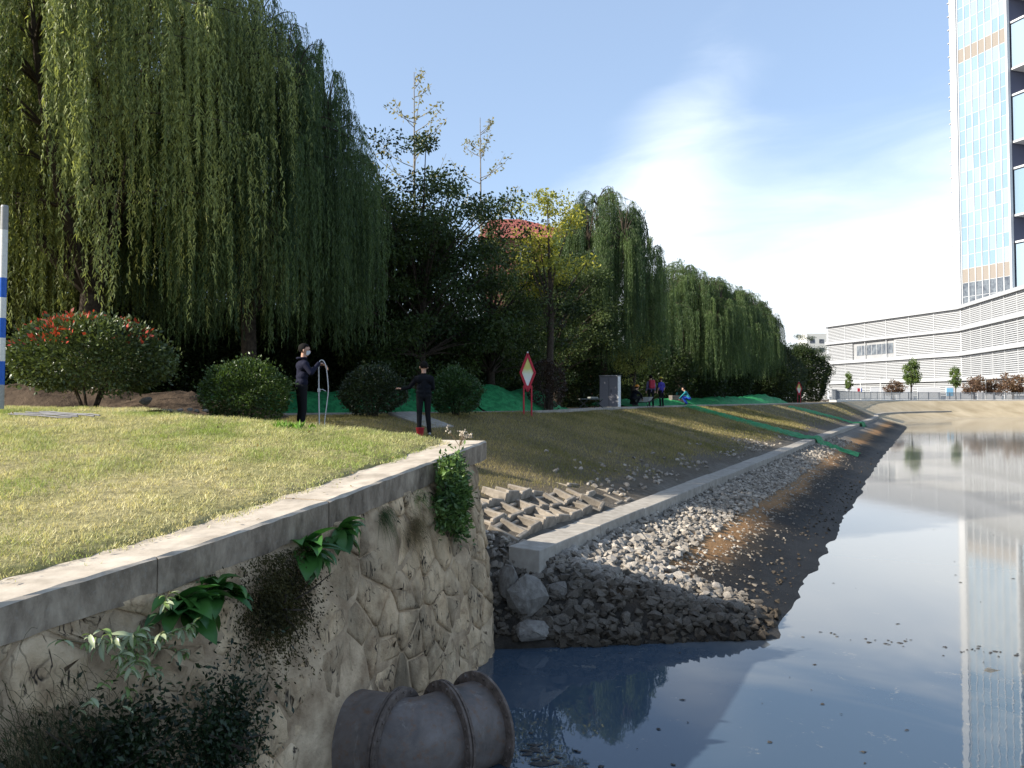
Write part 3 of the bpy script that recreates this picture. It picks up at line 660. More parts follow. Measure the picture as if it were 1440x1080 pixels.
# willows
WA = willow_parts(1, 15.0, 5.6, 330, 17); WB = willow_parts(2, 13.0, 5.0, 330, 17, light=(.14, .20, .07), dark=(.03, .06, .025))  # darker WB leaf colours paint in shade; paler WA ones, sunlight
GW = 'weeping willows along the river path'
plant('willow_tree', WA, TC, 'tallest weeping willow with sunlit strands behind the red tipped shrub', 'tree', gz(118, 20.5), .4, 1.0, GW)
plant('willow_tree', WB, TC, 'weeping willow with dark hanging curtains behind the two men on the lawn', 'tree', gz(352, 22.5), 1.9, (.72, .72, .90), GW)
plant('willow_tree', WA, TC, 'yellowish weeping willow behind the blue and white striped pole', 'tree', gz(-60, 25), 2.6, 1.0, GW)
plant('willow_tree', WB, TC, 'weeping willow with ragged top rising beside the yellow lit sapling', 'tree', gz(850, 44), 3.3, (.76, .76, .93), GW)
plant('willow_tree', WB, TC, 'weeping willow behind the two standing workers with coloured tops', 'tree', gz(955, 58), .7, (.95, .95, .80), GW)
plant('willow_tree', WB, TC, 'weeping willow between the workers and the far red white sign', 'tree', gz(1005, 74), 5.0, (1.0, 1.0, .90), GW)
plant('willow_tree', WB, TC, 'last dark weeping willow beside the far red white sign', 'tree', gz(1045, 90), 4.1, (.95, .95, .98), GW)

# broadleaf trees
BA = broad_parts(21, 9.6, 3.4, 150, 230); BB = broad_parts(22, 8.2, 3.2, 140, 220, light=(.09, .12, .035))
GB = 'dark broadleaf trees behind the path'
plant('broadleaf_tree', BA, TC, 'dense dark broadleaf tree right beside the willow curtains', 'tree', gz(590, 27.5), 0, 1.0, GB)
plant('broadleaf_tree', BB, TC, 'dark broadleaf tree standing behind the red diamond sign', 'tree', gz(690, 31), 1, (1.0, 1.0, .88), GB)
plant('broadleaf_tree', BB, TC, 'lower dark broadleaf tree between the diamond sign and the grey cabinet', 'tree', gz(784, 40.2), 2.2, (1.0, 1.0, .97), GB)
plant('broadleaf_tree', BA, TC, 'broad green tree at the far end of the tree row', 'tree', gz(1118, 112), .5, (1.35, 1.35, 1.0), GB)
plant('broadleaf_tree', BB, TC, 'shaded broadleaf tree filling the gap between the two nearest willows', 'tree', gz(250, 29), 2.8, (1.3, 1.3, .95), GB)
plant('broadleaf_tree', BA, TC, 'shaded broadleaf tree behind the striped pole and red tipped shrub', 'tree', gz(60, 30), 3.9, (1.3, 1.3, .9), GB)
plant('broadleaf_tree', BA, TC, 'shaded broadleaf tree behind the willow curtains and round shrubs', 'tree', gz(440, 31), 4.4, (1.25, 1.25, .95), GB)
plant('broadleaf_tree', BB, TC, 'dark broadleaf tree pressed between the willow curtains and the densest dark tree', 'tree', gz(535, 28.5), 5.2, (.85, .85, 1.0), GB)
YB = broad_parts(25, 8.6, 1.5, 34, 120, .14, (.46, .42, .06), (.20, .22, .04), .5, None, .55)
plant('broadleaf_tree', YB, TC, 'yellow green sunlit young tree beside the ragged topped willow', 'tree', gz(772, 30), .3, (.9, .9, .98))
YC = broad_parts(26, 3.6, 1.3, 22, 130, .12, (.36, .36, .10), (.16, .19, .05), .35, None, .5)
plant('broadleaf_tree', YC, TC, 'small pale yellow leaved tree above the grey cabinet', 'tree', gz(891, 43.6), 1.3, (1, 1, 1.12))
def sapling_parts(seed, Ht):
    r = np.random.default_rng(seed); tb = MB(); tb.tube([(0, 0, -.2), (.05, .03, Ht*.5), (.0, .08, Ht)], [.09, .055, .012], 7); C = []
    for k in range(22):
        z = Ht*r.uniform(.5, .97); a = r.uniform(0, 6.28); L = (Ht-z)*.34+.35; e = np.array([math.cos(a)*L, math.sin(a)*L, z+L*.75]); c = curve(np.array([.02, .05, z]), np.array([e[0]*.6, e[1]*.6, z+L*.2]), e, 6)
        tb.tube([tuple(x) for x in c], list(np.linspace(.018, .005, 6)), 4, cap=False)
        for q in range(26): f = r.uniform(.25, 1)*5; i = int(min(f, 4)); C.append(c[i]*(1-(f-i))+c[i+1]*(f-i)+r.normal(0, .09, 3))
    C = np.array(C); n = len(C); A = unit(r, n); A[:, 2] -= .2; A /= np.linalg.norm(A, axis=1)[:, None]; L = r.uniform(.1, .2, n); V, F = leaf_quads(C, A, side_of(A, r), L, L*.45)
    k = r.random((n, 1)); cr = np_mesh('crown', V, F, {'col': np.repeat((1-k)*V3((.16, .17, .05))+k*V3((.34, .28, .12)), 4, 0)}); cr.materials.append(LEAF)
    tr = tb.mesh('trunk', smooth=True); tr.materials.append(mottled('pale_bark%d' % seed, (.16, .14, .11), (.30, .27, .23), 9)); return tr, cr
plant('sapling', sapling_parts(31, 13.0), TC, 'tall thin yellowing sapling poking above the dark tree next to the willow', 'tree', gz(580, 30), 0)
plant('sapling', sapling_parts(32, 13.0), TC, 'sparse pale leaved sapling in front of the red brown roof', 'tree', gz(677, 35), 1.2)

# understorey behind the path
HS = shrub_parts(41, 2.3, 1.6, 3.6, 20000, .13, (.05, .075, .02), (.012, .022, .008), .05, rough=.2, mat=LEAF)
GH = 'dark understorey shrubs behind the path'
for k, (px, D, sc, lb) in enumerate(((-30, 22, 1, 'dark undergrowth shrub behind the blue and white pole'), (120, 23.5, 1.05, 'dark undergrowth shrub behind the red tipped shrub'), (265, 24, 1.1, 'dark undergrowth shrub between the red tipped shrub and the sunlit round shrub'),
        (395, 26, 1.15, 'dark undergrowth shrub behind the man with the hose'), (500, 28, 1.2, 'dark undergrowth shrub behind the shaded round shrub'), (600, 30.5, 1.25, 'dark undergrowth shrub behind the man in black'),
        (690, 33, 1.2, 'dark undergrowth shrub behind the green netting mound'), (770, 37, 1.25, 'dark undergrowth shrub behind the red diamond sign'), (835, 42, 1.2, 'dark undergrowth shrub behind the grey cabinet'),
        (905, 51, 1.35, 'dark undergrowth shrub behind the worker with the red backpack'), (960, 58, 1.4, 'dark undergrowth shrub behind the crouching teal workers'), (1012, 70, 1.5, 'dark undergrowth shrub under the willow beyond the workers'), (1058, 86, 1.7, 'dark undergrowth shrub behind the far red white sign'))):
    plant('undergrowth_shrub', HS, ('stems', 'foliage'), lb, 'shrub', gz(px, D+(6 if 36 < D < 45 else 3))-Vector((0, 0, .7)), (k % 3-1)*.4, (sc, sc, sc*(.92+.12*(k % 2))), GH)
TL = ('the blue and white pole', 'the tallest willow trunk', 'the red tipped shrub', 'the soil heap', 'the sunlit round shrub', 'the masked man', 'the shaded round shrub', 'the man in black', 'the green netting heap', 'the red diamond sign', 'the yellow lit young tree', 'the grey cabinet', 'the backpack wearer', 'the crouching teal workers', 'the last willow of the row')
for k in range(15):
    D = 33+k*2.2+max(0, k-8)*5; px = -40+k*82-max(0, k-6)*3
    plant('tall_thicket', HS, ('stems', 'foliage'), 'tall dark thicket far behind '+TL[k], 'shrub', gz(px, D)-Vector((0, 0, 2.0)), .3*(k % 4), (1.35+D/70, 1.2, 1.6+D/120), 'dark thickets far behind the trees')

plant('undergrowth_shrub', HS, ('stems', 'foliage'), 'dark undergrowth shrub below the broad green tree ending the row', 'shrub', gz(1118, 110)-Vector((0, 0, .7)), .3, (2.3, 2, 2.2), GH)
# clipped shrubs
def gnd(x, y):
    if bool(inside_lawn(np.float64(x), np.float64(y))): return float(lawn_full(np.float64(x), np.float64(y)))
    p = np.array([x, y]); t = float(p@U); d = -1.95-float(p@NR); return bank_pt(d, t)[2] if t < 52 else 3.0
def gp(px, D): x = (px-720)/FPX*D; return Vector((x, D, gnd(x, D)))
PH = shrub_parts(51, 1.42, 1.2, 1.75, 22000, .08, (.12, .155, .045), (.035, .055, .02), .32, (.40, .06, .035), .17)
plant('shrub', PH, ('stems', 'foliage'), 'large domed green shrub tipped with red young leaves', 'shrub', Vector((-7.95, 15.0, 3.24)))
RS = shrub_parts(52, .80, .72, 1.28, 17000, .055, (.10, .16, .03), (.02, .04, .01), .06, None, .19)
p = gp(345, 15.4); plant('shrub', RS, ('stems', 'foliage'), 'round clipped shrub catching the sun beside the man with the hose', 'shrub', p-Vector((0, 0, .02)), 0, (1.04, 1, .98))
RS2 = shrub_parts(53, .78, .74, 1.32, 15000, .06, (.045, .065, .022), (.014, .025, .01), .05, None, .17)
plant('shrub', RS2, ('stems', 'foliage'), 'dull shaded round shrub between the two men on the lawn', 'shrub', gp(525, 20.2), .5, (1.08, 1, .98))
RS3 = shrub_parts(54, .74, .7, 1.3, 14000, .065, (.06, .12, .03), (.02, .045, .015), .05, None, .22)
plant('shrub', RS3, ('stems', 'foliage'), 'bushy green shrub next to the man in black and the netting', 'shrub', gp(641, 22.8), 1.1, (1.0, 1, 1.0))
RS4 = shrub_parts(55, .75, .7, 1.9, 6000, .07, (.075, .04, .025), (.02, .013, .01), .1, None, .14)
plant('shrub', RS4, ('stems', 'foliage'), 'dark reddish brown shrub behind the red diamond sign', 'shrub', gz(768, 29.5), 0)

# ------------------------------------------------------------------ plants growing on the wall
def lance_leaf(name, L, w, col, bend=.5, n=6, fold=.25):
    V = []; 
    for i in range(n+1):
        t = i/n; ww = w*math.sin(math.pi*min(1, .06+t*.94))**.8*(1-.15*t); x = L*t*math.cos(bend*t); z = L*t*math.sin(bend*.3)-L*bend*t*t*.55
        V += [(x, -ww/2, z+ww*fold), (x, 0, z), (x, ww/2, z+ww*fold)]
    F = [(i*3+k, (i+1)*3+k, (i+1)*3+k+1, i*3+k+1) for i in range(n) for k in range(2)]
    c = np.array([V3(col)*(1.25 if i % 3 == 1 else 1) for i in range(len(V))]); me = np_mesh(name, np.array(V), F, {'col': c}, smooth=True); me.materials.append(GLOSSLEAF); return me
DOCK = [lance_leaf('leaf', .30, .085, (.045, .13, .025), .7), lance_leaf('leaf', .24, .07, (.06, .16, .03), .9), lance_leaf('leaf', .26, .075, (.03, .10, .022), .4)]
def dock(u, drop, sc, n, label, seed):
    r = np.random.default_rng(seed); p0 = poly_at(WALLC, u); z = float(lawn_z(*p0))-drop; p = wall_pt(u, z, .0); q = wall_pt(u, z, 1.0)-p; a0 = math.atan2(q.y, q.x)
    t = thing('dock_plant', label, 'plant', p, a0, 'broad leaved dock plants in the wall joint', sc)
    for k in range(n): obj('leaf', DOCK[k % 3], None, t, (r.uniform(0, .03), r.uniform(-.05, .05), r.uniform(-.03, .03)), (r.uniform(-.4, .4), -r.uniform(-.7, .7), r.uniform(-1.45, 1.45)), (r.uniform(.65, 1.05), r.uniform(.9, 1.4), 1))
def u_of(y):                                             # wall parameter at depth y
    us = np.linspace(0, 14, 600); ys = np.array([poly_at(WALLC, u)[1] for u in us]); return float(us[np.argmin(np.abs(ys-y))])
dock(u_of(5.95), .42, 1.7, 26, 'big dock plant with broad drooping leaves beside the white lit weed', 1)
dock(u_of(6.25), .40, 1.4, 18, 'darker dock plant partly behind the biggest dock plant', 2)
dock(u_of(7.25), .36, 1.7, 22, 'dock plant under the coping near the hanging brown moss', 3)
dock(u_of(7.75), .33, 1.4, 16, 'smaller dock plant near the grass tuft on the stone wall', 4)

def tuft(name, u, drop, n, L, w, col, label, seed, hang=.6, spread=.25, cat='plant', mat=None):
    r = np.random.default_rng(seed); p0 = poly_at(WALLC, u); z = float(lawn_z(*p0))-drop; p = np.array(wall_pt(u, z, .0)); o = np.array(wall_pt(u, z, 1.0))-p; sd = np.array([-o[1], o[0], 0])
    C = p+sd*r.normal(0, spread, (n, 1))+np.array([0, 0, 1])*r.normal(0, spread*.7, (n, 1))+o*.02; V = []; F = []; K = []; b = 0
    for c in C:
        d = o*r.uniform(.2, .9)+sd*r.normal(0, .5)+np.array([0, 0, 1])*r.normal(.25, .3); d /= np.linalg.norm(d); l = L*r.uniform(.5, 1.3); wd = sd*w*.5*r.uniform(.6, 1.2); k = V3(col)*r.uniform(.6, 1.4)
        for i in range(5): t = i/4; q = c+d*l*t+np.array([0, 0, -1])*hang*l*t*t; ww = wd*(1-t*.95); V += [q-ww, q+ww]; K += [k, k]
        F += [(b+2*i, b+2*i+1, b+2*i+3, b+2*i+2) for i in range(4)]; b += 10
    me = np_mesh(name, np.array(V)-p, np.array(F), {'col': np.array(K)}); me.materials.append(mat or GRASS)
    return tag(obj(name, me, None, None, Vector(p)), label, cat)
tuft('hanging_grass', u_of(9.15), .62, 500, .20, .005, (.16, .12, .05), 'dry straw coloured tuft clinging to the wall below the coping', 12, 1.2, .13)
tuft('grass_tuft', u_of(9.3), .33, 60, .2, .012, (.09, .17, .03), 'small fresh green grass tuft just under the coping', 13, .7, .05)
tuft('grass_tuft', u_of(8.55), .34, 90, .2, .010, (.05, .08, .02), 'dark thin weed hanging from the joint under the coping', 14, 1.6, .06)
tuft('hanging_grass', u_of(4.9), .95, 1300, .22, .006, (.05, .052, .02), 'dark withered grass hanging on the wall beside the leafy climber', 15, 1.3, .3)

def wall_bush(name, u, drop, rx, rz_, n, leaf, light, dark, label, seed, out=.12, mat=None, soft=False, droop=0):
    r = np.random.default_rng(seed); p0 = poly_at(WALLC, u); z = float(lawn_z(*p0))-drop; p = np.array(wall_pt(u, z, .0)); o = np.array(wall_pt(u, z, 1.0))-p; sd = np.array([-o[1], o[0], 0])
    un = unit(r, n); q = r.random((n, 1))**.4; bump = 1+.55*vnoise(un[:, 1]*1.8+un[:, 0]+seed, un[:, 2]*1.8, seed)[:, None]; q = np.where(r.random((n, 1)) < .06, q*1.3, q); e = un*q*bump if not soft else np.clip(r.normal(0, .45, (n, 3)), -1.15, 1.0)*bump*(.45, 1, 1)
    C = o*(out+e[:, :1]*rx*.55)+sd*e[:, 1:2]*rx+np.array([0, 0, 1])*e[:, 2:]*rz_; C += o*np.clip(.01-(C@o), 0, None)[:, None]; C[:, 2] = np.minimum(C[:, 2], drop-.30+.06*r.random(n)) if soft else C[:, 2]
    A = unit(r, n)+o*.6+np.array([0, 0, .2-droop]); A /= np.linalg.norm(A, axis=1)[:, None]; L = leaf*r.uniform(.6, 1.4, n); V, F = leaf_quads(C, A, side_of(A, r), L, L*.42)
    k = np.clip(.45+.5*vnoise(C[:, 1]*9, C[:, 2]*9, seed+1)+r.normal(0, .2, n), 0, 1)[:, None]; fol = np_mesh('foliage', V, F, {'col': np.repeat((1-k)*V3(dark)+k*V3(light), 4, 0)}); fol.materials.append(mat or GLOSSLEAF)
    t = thing(name, label, 'plant', Vector(p)); obj('foliage', fol, None, t); tb = MB()
    for k in range(9): e = o*(out+r.uniform(0, rx*.5))+sd*r.normal(0, rx*.5)+np.array([0, 0, r.normal(0, rz_*.5)]); tb.tube([(0, 0, 0), tuple(e*.5+o*.05), tuple(e)], [.012, .008, .004], 5)
    tb.build('stems', BARK, t, smooth=True)
wall_bush('wall_bush', u_of(9.9), .46, .40, .50, 5200, .07, (.17, .27, .07), (.03, .07, .02), 'leafy green bush growing out of the wall below the coping corner', 61, .16)
wall_bush('climbing_weed', u_of(5.35), 1.25, .66, .50, 6500, .05, (.035, .06, .022), (.010, .018, .008), 'dark leafy climber covering the lower stones of the wall', 62, .07, droop=.4, soft=True)
wall_bush('climbing_weed', u_of(6.15), 1.45, .46, .52, 4200, .045, (.035, .062, .024), (.010, .02, .009), 'dark trailing climber beside the climber on the lower stones', 63, .06, droop=.6, soft=True)
wall_bush('moss_mat', u_of(6.85), .74, .46, .50, 15000, .028, (.085, .075, .025), (.022, .022, .010), 'mat of dull brown green moss and grass hanging down the stone wall', 64, .03, droop=1.2, mat=GRASS, soft=True)
# wall weed with sunlight painted into its pale leaf colour
LL = [lance_leaf('leaf', .105, .026, (.30, .34, .20), .6, 4), lance_leaf('leaf', .085, .024, (.16, .23, .07), .8, 4)]
def pale_weed():
    r = np.random.default_rng(71); u = u_of(5.55); p0 = poly_at(WALLC, u); z = float(lawn_z(*p0))-.50; p = wall_pt(u, z, 0); q = wall_pt(u, z, 1)-p; a0 = math.atan2(q.y, q.x)
    t = thing('pale_weed', 'weed with slender leaves coloured pale as if sunlit on the shaded wall', 'plant', p, a0, None, 1.75); tb = MB()
    for s in range(15):
        e = Vector((r.uniform(.10, .26), r.uniform(-.36, .26), r.uniform(-.22, .20))); c = curve(np.zeros(3), np.array([e.x*.9, e.y*.4, e.z*.3]), np.array(e), 7); tb.tube([tuple(x) for x in c], .0017, 4, cap=False)
        for k in range(17):
            f = r.uniform(.25, 1)*6; i = int(min(f, 5)); x = c[i]*(1-(f-i))+c[i+1]*(f-i); obj('leaf', LL[r.integers(2)], None, t, tuple(x), (r.uniform(-.6, .6), r.uniform(-.3, .9), r.uniform(-2.2, 2.2)), r.uniform(.45, .85))
    tb.build('stems', plain('weed_stem', (.12, .10, .05)), t)
pale_weed()
def flower_weed():
    r = np.random.default_rng(72); base = Vector((-.72, 11.0, float(lawn_z(-.72, 11.0))+.0)); t = thing('seeding_weed', 'thin dry weed with pale seed heads on the coping corner', 'plant', base); tb = MB(); hd = MB()
    for k in range(11):
        e = Vector((r.uniform(-.16, .2), r.uniform(-.1, .1), r.uniform(.10, .24))); tb.tube([(0, 0, -.03), tuple(e*.5), tuple(e)], .0035, 4)
        for q in range(5): c = e+Vector(r.normal(0, .022, 3)); hd.box(tuple(c), (.018, .018, .018), r.uniform(0, 3))
    tb.build('stems', plain('dry_stem', (.16, .12, .07)), t); o = hd.build('seed_heads', plain('seed_fluff', (.42, .36, .28)), t); o['kind'] = 'stuff'
flower_weed()
def lawn_weed(px, D, seed, label):
    r = np.random.default_rng(seed); p = gp(px, D); n = 90; C = np.c_[r.normal(0, .16, n), r.normal(0, .10, n), np.zeros(n)]; A = unit(r, n); A[:, 2] = np.abs(A[:, 2])+.7; A /= np.linalg.norm(A, axis=1)[:, None]
    V, F = leaf_quads(C, A, side_of(A, r), r.uniform(.08, .16, n), .03); me = np_mesh('lawn_weed', V, F, {'col': np.repeat(V3((.13, .25, .03))*r.uniform(.7, 1.3, (n, 1)), 4, 0)}); me.materials.append(GRASS); tag(obj('lawn_weed', me, None, None, p), label, 'plant')
lawn_weed(411, 11.6, 5, 'bright green weed patch on the lawn in front of the man with the hose')

# ------------------------------------------------------------------ iron outfall pipe
def pipe():
    n = Nodes('cast_iron'); n.set(.55, .4); f = n.noise(3, 6, .65, 'Pos', .4); g = n.noise(14, 5, .7, 'Pos'); c = n.ramp(f, [(.3, (.075, .066, .060)), (.5, (.14, .115, .10)), (.7, (.19, .165, .15))])
    c = n.mix(n.ramp(g, [(.52, 0.0), (.7, .8)]), c, (.16, .085, .045)); st_ = n.noise(2.2, 5, .7, 'Pos', .3, (3, 3, .5)); c = n.mix(n.ramp(st_, [(.58, 0.0), (.75, .55)]), c, (.34, .31, .27)); n.col(c); n.bump(g, .35, .01); M = n.mat
    n2 = Nodes('rusty_flange'); n2.set(.75, .3); n2.col(n2.ramp(n2.noise(9, 6, .7, 'Pos'), [(.3, (.055, .042, .034)), (.55, (.13, .10, .082)), (.75, (.26, .235, .21))])); n2.bump(n2.noise(30, 4, .7, 'Pos'), .5, .01); FM = n2.mat
    zc = .27; C1, C2, C3 = Vector((-1.08, 7.55, zc)), Vector((-.63, 7.74, zc)), Vector((-.33, 8.0, zc)); a1, a2, a3 = -20, 33, 41
    dr = lambda a: Vector((math.cos(math.radians(a)), math.sin(math.radians(a)), 0)); r = .415
    t = thing('outfall_pipe', 'large rusty flanged iron pipe bending out of the stone wall above the water', 'pipe', C1); L = lambda v: tuple(v-C1)
    def ring_loft(name, secs, mat):
        V = []; n_ = 40
        for c, a, rr in secs:
            d = dr(a); s = Vector((-d.y, d.x, 0))
            for k in range(n_): q = 2*math.pi*k/n_; V.append(tuple(c-C1+s*rr*math.cos(q)+Vector((0, 0, 1))*rr*math.sin(q)))
        F = [(i*n_+k, i*n_+(k+1) % n_, (i+1)*n_+(k+1) % n_, (i+1)*n_+k) for i in range(len(secs)-1) for k in range(n_)]; m = MB(); m.V = V; m.F = F; return m.build(name, mat, t, smooth=True)
    ring_loft('wall_stub', [(C1-dr(-20)*.75, -20, r+.02), (C1-dr(-20)*.04, -20, r+.02)], M)
    secs = []
    for k in range(9): f = k/8; c = curve(np.array(C1), np.array(C1+dr(-20)*.2), np.array(C2), 9)[k]; secs.append((Vector(c), a1+(a2-a1)*f*f*(3-2*f), r))
    ring_loft('bend', secs, M)
    ring_loft('outlet', [(C2+(C3-C2)*k/3, a2+(a3-a2)*k/3, r) for k in range(4)]+[(C3+dr(a3)*.035, a3, r-.005), (C3+dr(a3)*.034, a3, r-.03), (C2, a2, r-.03)], M)
    bolt = MB(); bolt.lathe([(0, .0), (.017, .0), (.017, .016), (.0, .018)], 6); bme = bolt.mesh('bolt'); bme.materials.append(FM)
    for c, a, w in ((C1-dr(a1)*.03, a1, .03), (C1+dr(a1)*.008, a1, .03), (C2-dr(a2)*.03, a2, .03), (C2+dr(a2)*.008, a2, .03), (C3-dr(a3)*.0, a3, .036)):
        R0, R1 = r-.01, r+.095; fl = ring_loft('flange', [(c, a, R0), (c, a, R1-.006), (c+dr(a)*.004, a, R1), (c+dr(a)*(w-.004), a, R1), (c+dr(a)*w, a, R1-.006), (c+dr(a)*w, a, R0), (c, a, R0)], FM)
        d = dr(a); s = Vector((-d.y, d.x, 0)); end = c+d*w if (a == a1 and w and c is not None) else c
        for k in range(20):
            q = 2*math.pi*(k+.5)/20
            if math.sin(q) < -.55: continue
            for face, sg in ((c, -1), (c+d*w, 1)):
                rot = (d*sg).to_track_quat('Z', 'Y').to_euler(); obj('bolt', bme, None, t, L(face+s*(r+.055)*math.cos(q)+Vector((0, 0, 1))*(r+.055)*math.sin(q)-d*sg*.002), rot)
pipe()

# ------------------------------------------------------------------ kerb, path, netting, slab
def loft_t(name, ts, ds, mat, kind='structure', extra=None, noise=0, seed=0):
    V = []; 
    for t in ts:
        for d, z in ds:
            dd = float(dtop(t))+d; x, y, _ = bank_pt(dd, t); e = extra(t, d) if extra else 0; V.append((x, y, 3.0+z+e))
    n, m = len(ts), len(ds); F = [(i*m+j, (i+1)*m+j, (i+1)*m+j+1, i*m+j+1) for i in range(n-1) for j in range(m-1)]
    return V, F
KERB = thing('path_kerb', 'low pale concrete kerb along the top of the grassy bank', 'kerb', (*bank_pt(10, 24)[:2], 3.0))
for t in np.arange(14.0, 95, 1.0):
    V = []
    for tt in (t+.01, t+.99):
        for d, z in ((-.10, -.15), (-.10, .065), (.02, .07), (.02, -.15)): x, y, _ = bank_pt(float(dtop(tt))+d, tt); V.append((x, y, 3.0+z))
    m = MB(); m.add(V, [(0, 1, 2, 3), (7, 6, 5, 4)]+[(j, j+4, (j+1) % 4+4, (j+1) % 4) for j in range(4)]); obj('kerb_stone', to_local(m.mesh('kerb_stone', bevel=.01), KERB), CONC2, KERB)
V, F = loft_t('path', np.arange(14, 96, .5), [(.03, .03), (.8, .035), (1.6, .03)], None)
tag(obj('path', np_mesh('path', np.array(V), F), mottled('path_paving', (.16, .15, .14), (.26, .245, .22), 3)), kind='structure')
def net_mat():
    n = Nodes('green_netting'); n.set(.6, .3); c = n.ramp(n.noise(6, 5, .65, 'Pos'), [(.3, (.012, .15, .05)), (.7, (.06, .44, .15))]); n.col(c); n.bump(n.noise(14, 5, .7, 'Pos'), .9, .05)
    t = n.N.new('ShaderNodeBsdfTranslucent'); n.L.new(c, t.inputs[0]); mx = n.N.new('ShaderNodeMixShader'); mx.inputs[0].default_value = .3; n.L.new(n.b.outputs[0], mx.inputs[1]); n.L.new(t.outputs[0], mx.inputs[2]); n.L.new(mx.outputs[0], n.out.inputs[0]); return n.mat
NET = net_mat()
def net_mound(t0, t1, peaks, label, seed, dn=3.4):
    ts = np.arange(t0, t1, .2); ds = np.linspace(.15, dn, 16); V = []
    for t in ts:
        hgt = sum(a*math.exp(-((t-c)/w)**2) for c, a, w in peaks)
        for d in ds: 
            x, y, _ = bank_pt(float(dtop(t))+d, t); f = math.sin(math.pi*min(1, (d-.15)/(dn-.15)*1.0))**.8; V.append((x, y, 3.05+hgt*f*(1+.22*float(vnoise(np.float64(x*2.2), np.float64(y*2.2), seed)))+.06*float(vnoise(np.float64(x*5), np.float64(y*5), seed+1))*min(1, f*3)))
    n, m = len(ts), len(ds); F = [(i*m+j, (i+1)*m+j, (i+1)*m+j+1, i*m+j+1) for i in range(n-1) for j in range(m-1)]; p = Vector(V[len(V)//2]); me = np_mesh('green_net', np.array(V)-np.array(p), F, smooth=True)
    return tag(obj('green_net', me, NET, None, p), label, 'netting', 'green construction netting')
net_mound(15, 23.3, ((16, .45, 3), (20, .55, 2.5), (22.6, .6, 1)), 'green netting over the soil heap behind the round shrubs', 4)
net_mound(23.35, 31, ((24.5, .85, 1.6), (26.6, .5, 1.2), (28.6, .8, .9)), 'green netting over the soil heap behind the red diamond sign', 6)
net_mound(40, 75, ((44, .35, 4), (52, .4, 5), (62, .55, 6), (72, .7, 5)), 'long green netting along the path under the far willows', 8)
def net_strip(fn, label, seed, w):
    V = []; n, m = 70, 16
    for i in range(n):
        f = i/(n-1); d, tc = fn(f)
        for j in range(m):
            g = j/(m-1); t = tc+(g-.5)*w*(1+.25*math.sin(f*9+seed)); x, y, z = bank_pt(d, t); wr = .13*abs(float(vnoise(np.float64(x*3.2), np.float64(y*3.2), seed)))+.05*math.sin(math.pi*g)**2
            if 3.0 < d < 3.95: z = max(z, 1.22)
            V.append((x, y, z+.012+wr*(.3+.7*math.sin(math.pi*g))))
    F = [(i*m+j, (i+1)*m+j, (i+1)*m+j+1, i*m+j+1) for i in range(n-1) for j in range(m-1)]; p = Vector(V[len(V)//2]); me = np_mesh('green_net', np.array(V)-np.array(p), F, smooth=True); tag(obj('green_net', me, NET, None, p), label, 'netting', 'green construction netting')
net_strip(lambda f: (11.6-10.6*f, 50.0-1.6*f), 'green netting strip crossing the beam down towards the water beside the rubble', 3, 3.2)
net_strip(lambda f: (8.2-5.4*f, 72+9*f), 'second green netting strip across the bank near the far red white sign', 5, 3.2)

p = gp(598, 20.6); m = MB(); m.box((0, 0, 0), (1.2, 1.3, .07)); tag(m.build('cover_slab', CONC2, None, bevel=.01, loc=p+Vector((-.1, 0, .035)), rot=Vector((.3*.891, -.3*.454, 1)).to_track_quat('Z', 'Y').to_euler()), 'grey concrete cover slab lying on the ground behind the man in black', 'slab')
# soil heap behind the domed shrub
def soil_heap():
    n = 60; m = 24; V = []
    for i in range(n):
        for j in range(m):
            x = -16+11*i/(n-1); y = 16.2+3.4*j/(m-1); f = math.sin(math.pi*j/(m-1))**.7*math.sin(math.pi*min(1, max(0, (i/(n-1)))))**.4
            V.append((x, y, 2.85+.85*f*(1+.25*float(vnoise(np.float64(x*1.7), np.float64(y*1.7), 15)))+.05*float(vnoise(np.float64(x*6), np.float64(y*6), 16))))
    F = [(i*m+j, (i+1)*m+j, (i+1)*m+j+1, i*m+j+1) for i in range(n-1) for j in range(m-1)]
    return tag(obj('soil_mound', np_mesh('soil_mound', np.array(V), F, smooth=True), SOIL), kind='structure')
soil_heap()
rock('rock', 31, at(206, 564, 16.3), (.16, .14, .12), .3, 'pale flat rock on the brown soil heap')
r_ = np.random.default_rng(3)
for k in range(7): rock('rock', 40+k, at(218+k*12+r_.uniform(-3, 3), 577+r_.uniform(-1, 1.5), 14.6), (.07, .06, .05), k, 'small round stone in the row edging the lawn before the soil heap', BOULDER, 'stones edging the lawn')

# ------------------------------------------------------------------ striped pole, hoses, signs, cabinet
BLUE = plain('blue_paint', (.015, .10, .45), .4); WHITEP = plain('white_paint', (.62, .62, .60), .45); GREYP = plain('grey_paint', (.30, .30, .29), .5); RED = plain('red_paint', (.45, .02, .04), .45)
def striped_pole():
    D = 12.6; b = Vector(((1-720)/FPX*D, D, gnd((1-720)/FPX*D, D))); t = thing('striped_pole', 'blue and white banded pole standing at the edge of the lawn', 'pole', b); z = lambda py: H-(py-HOR)/FPX*D-b.z
    for y0, y1, mt in ((575, 541, GREYP), (541, 508, BLUE), (508, 475, WHITEP), (475, 447, BLUE), (447, 418, WHITEP), (418, 390, BLUE), (390, 322, WHITEP), (322, 290, GREYP)):
        m = MB(); m.lathe([(0, z(y0)), (.055, z(y0)), (.055, z(y1)), (0, z(y1))], 16); m.build('band', mt, t, smooth=True)
    m = MB(); m.lathe([(0, z(290)), (.058, z(290)), (.05, z(287)), (0, z(286))], 16); m.build('cap', GREYP, t, smooth=True)
striped_pole()
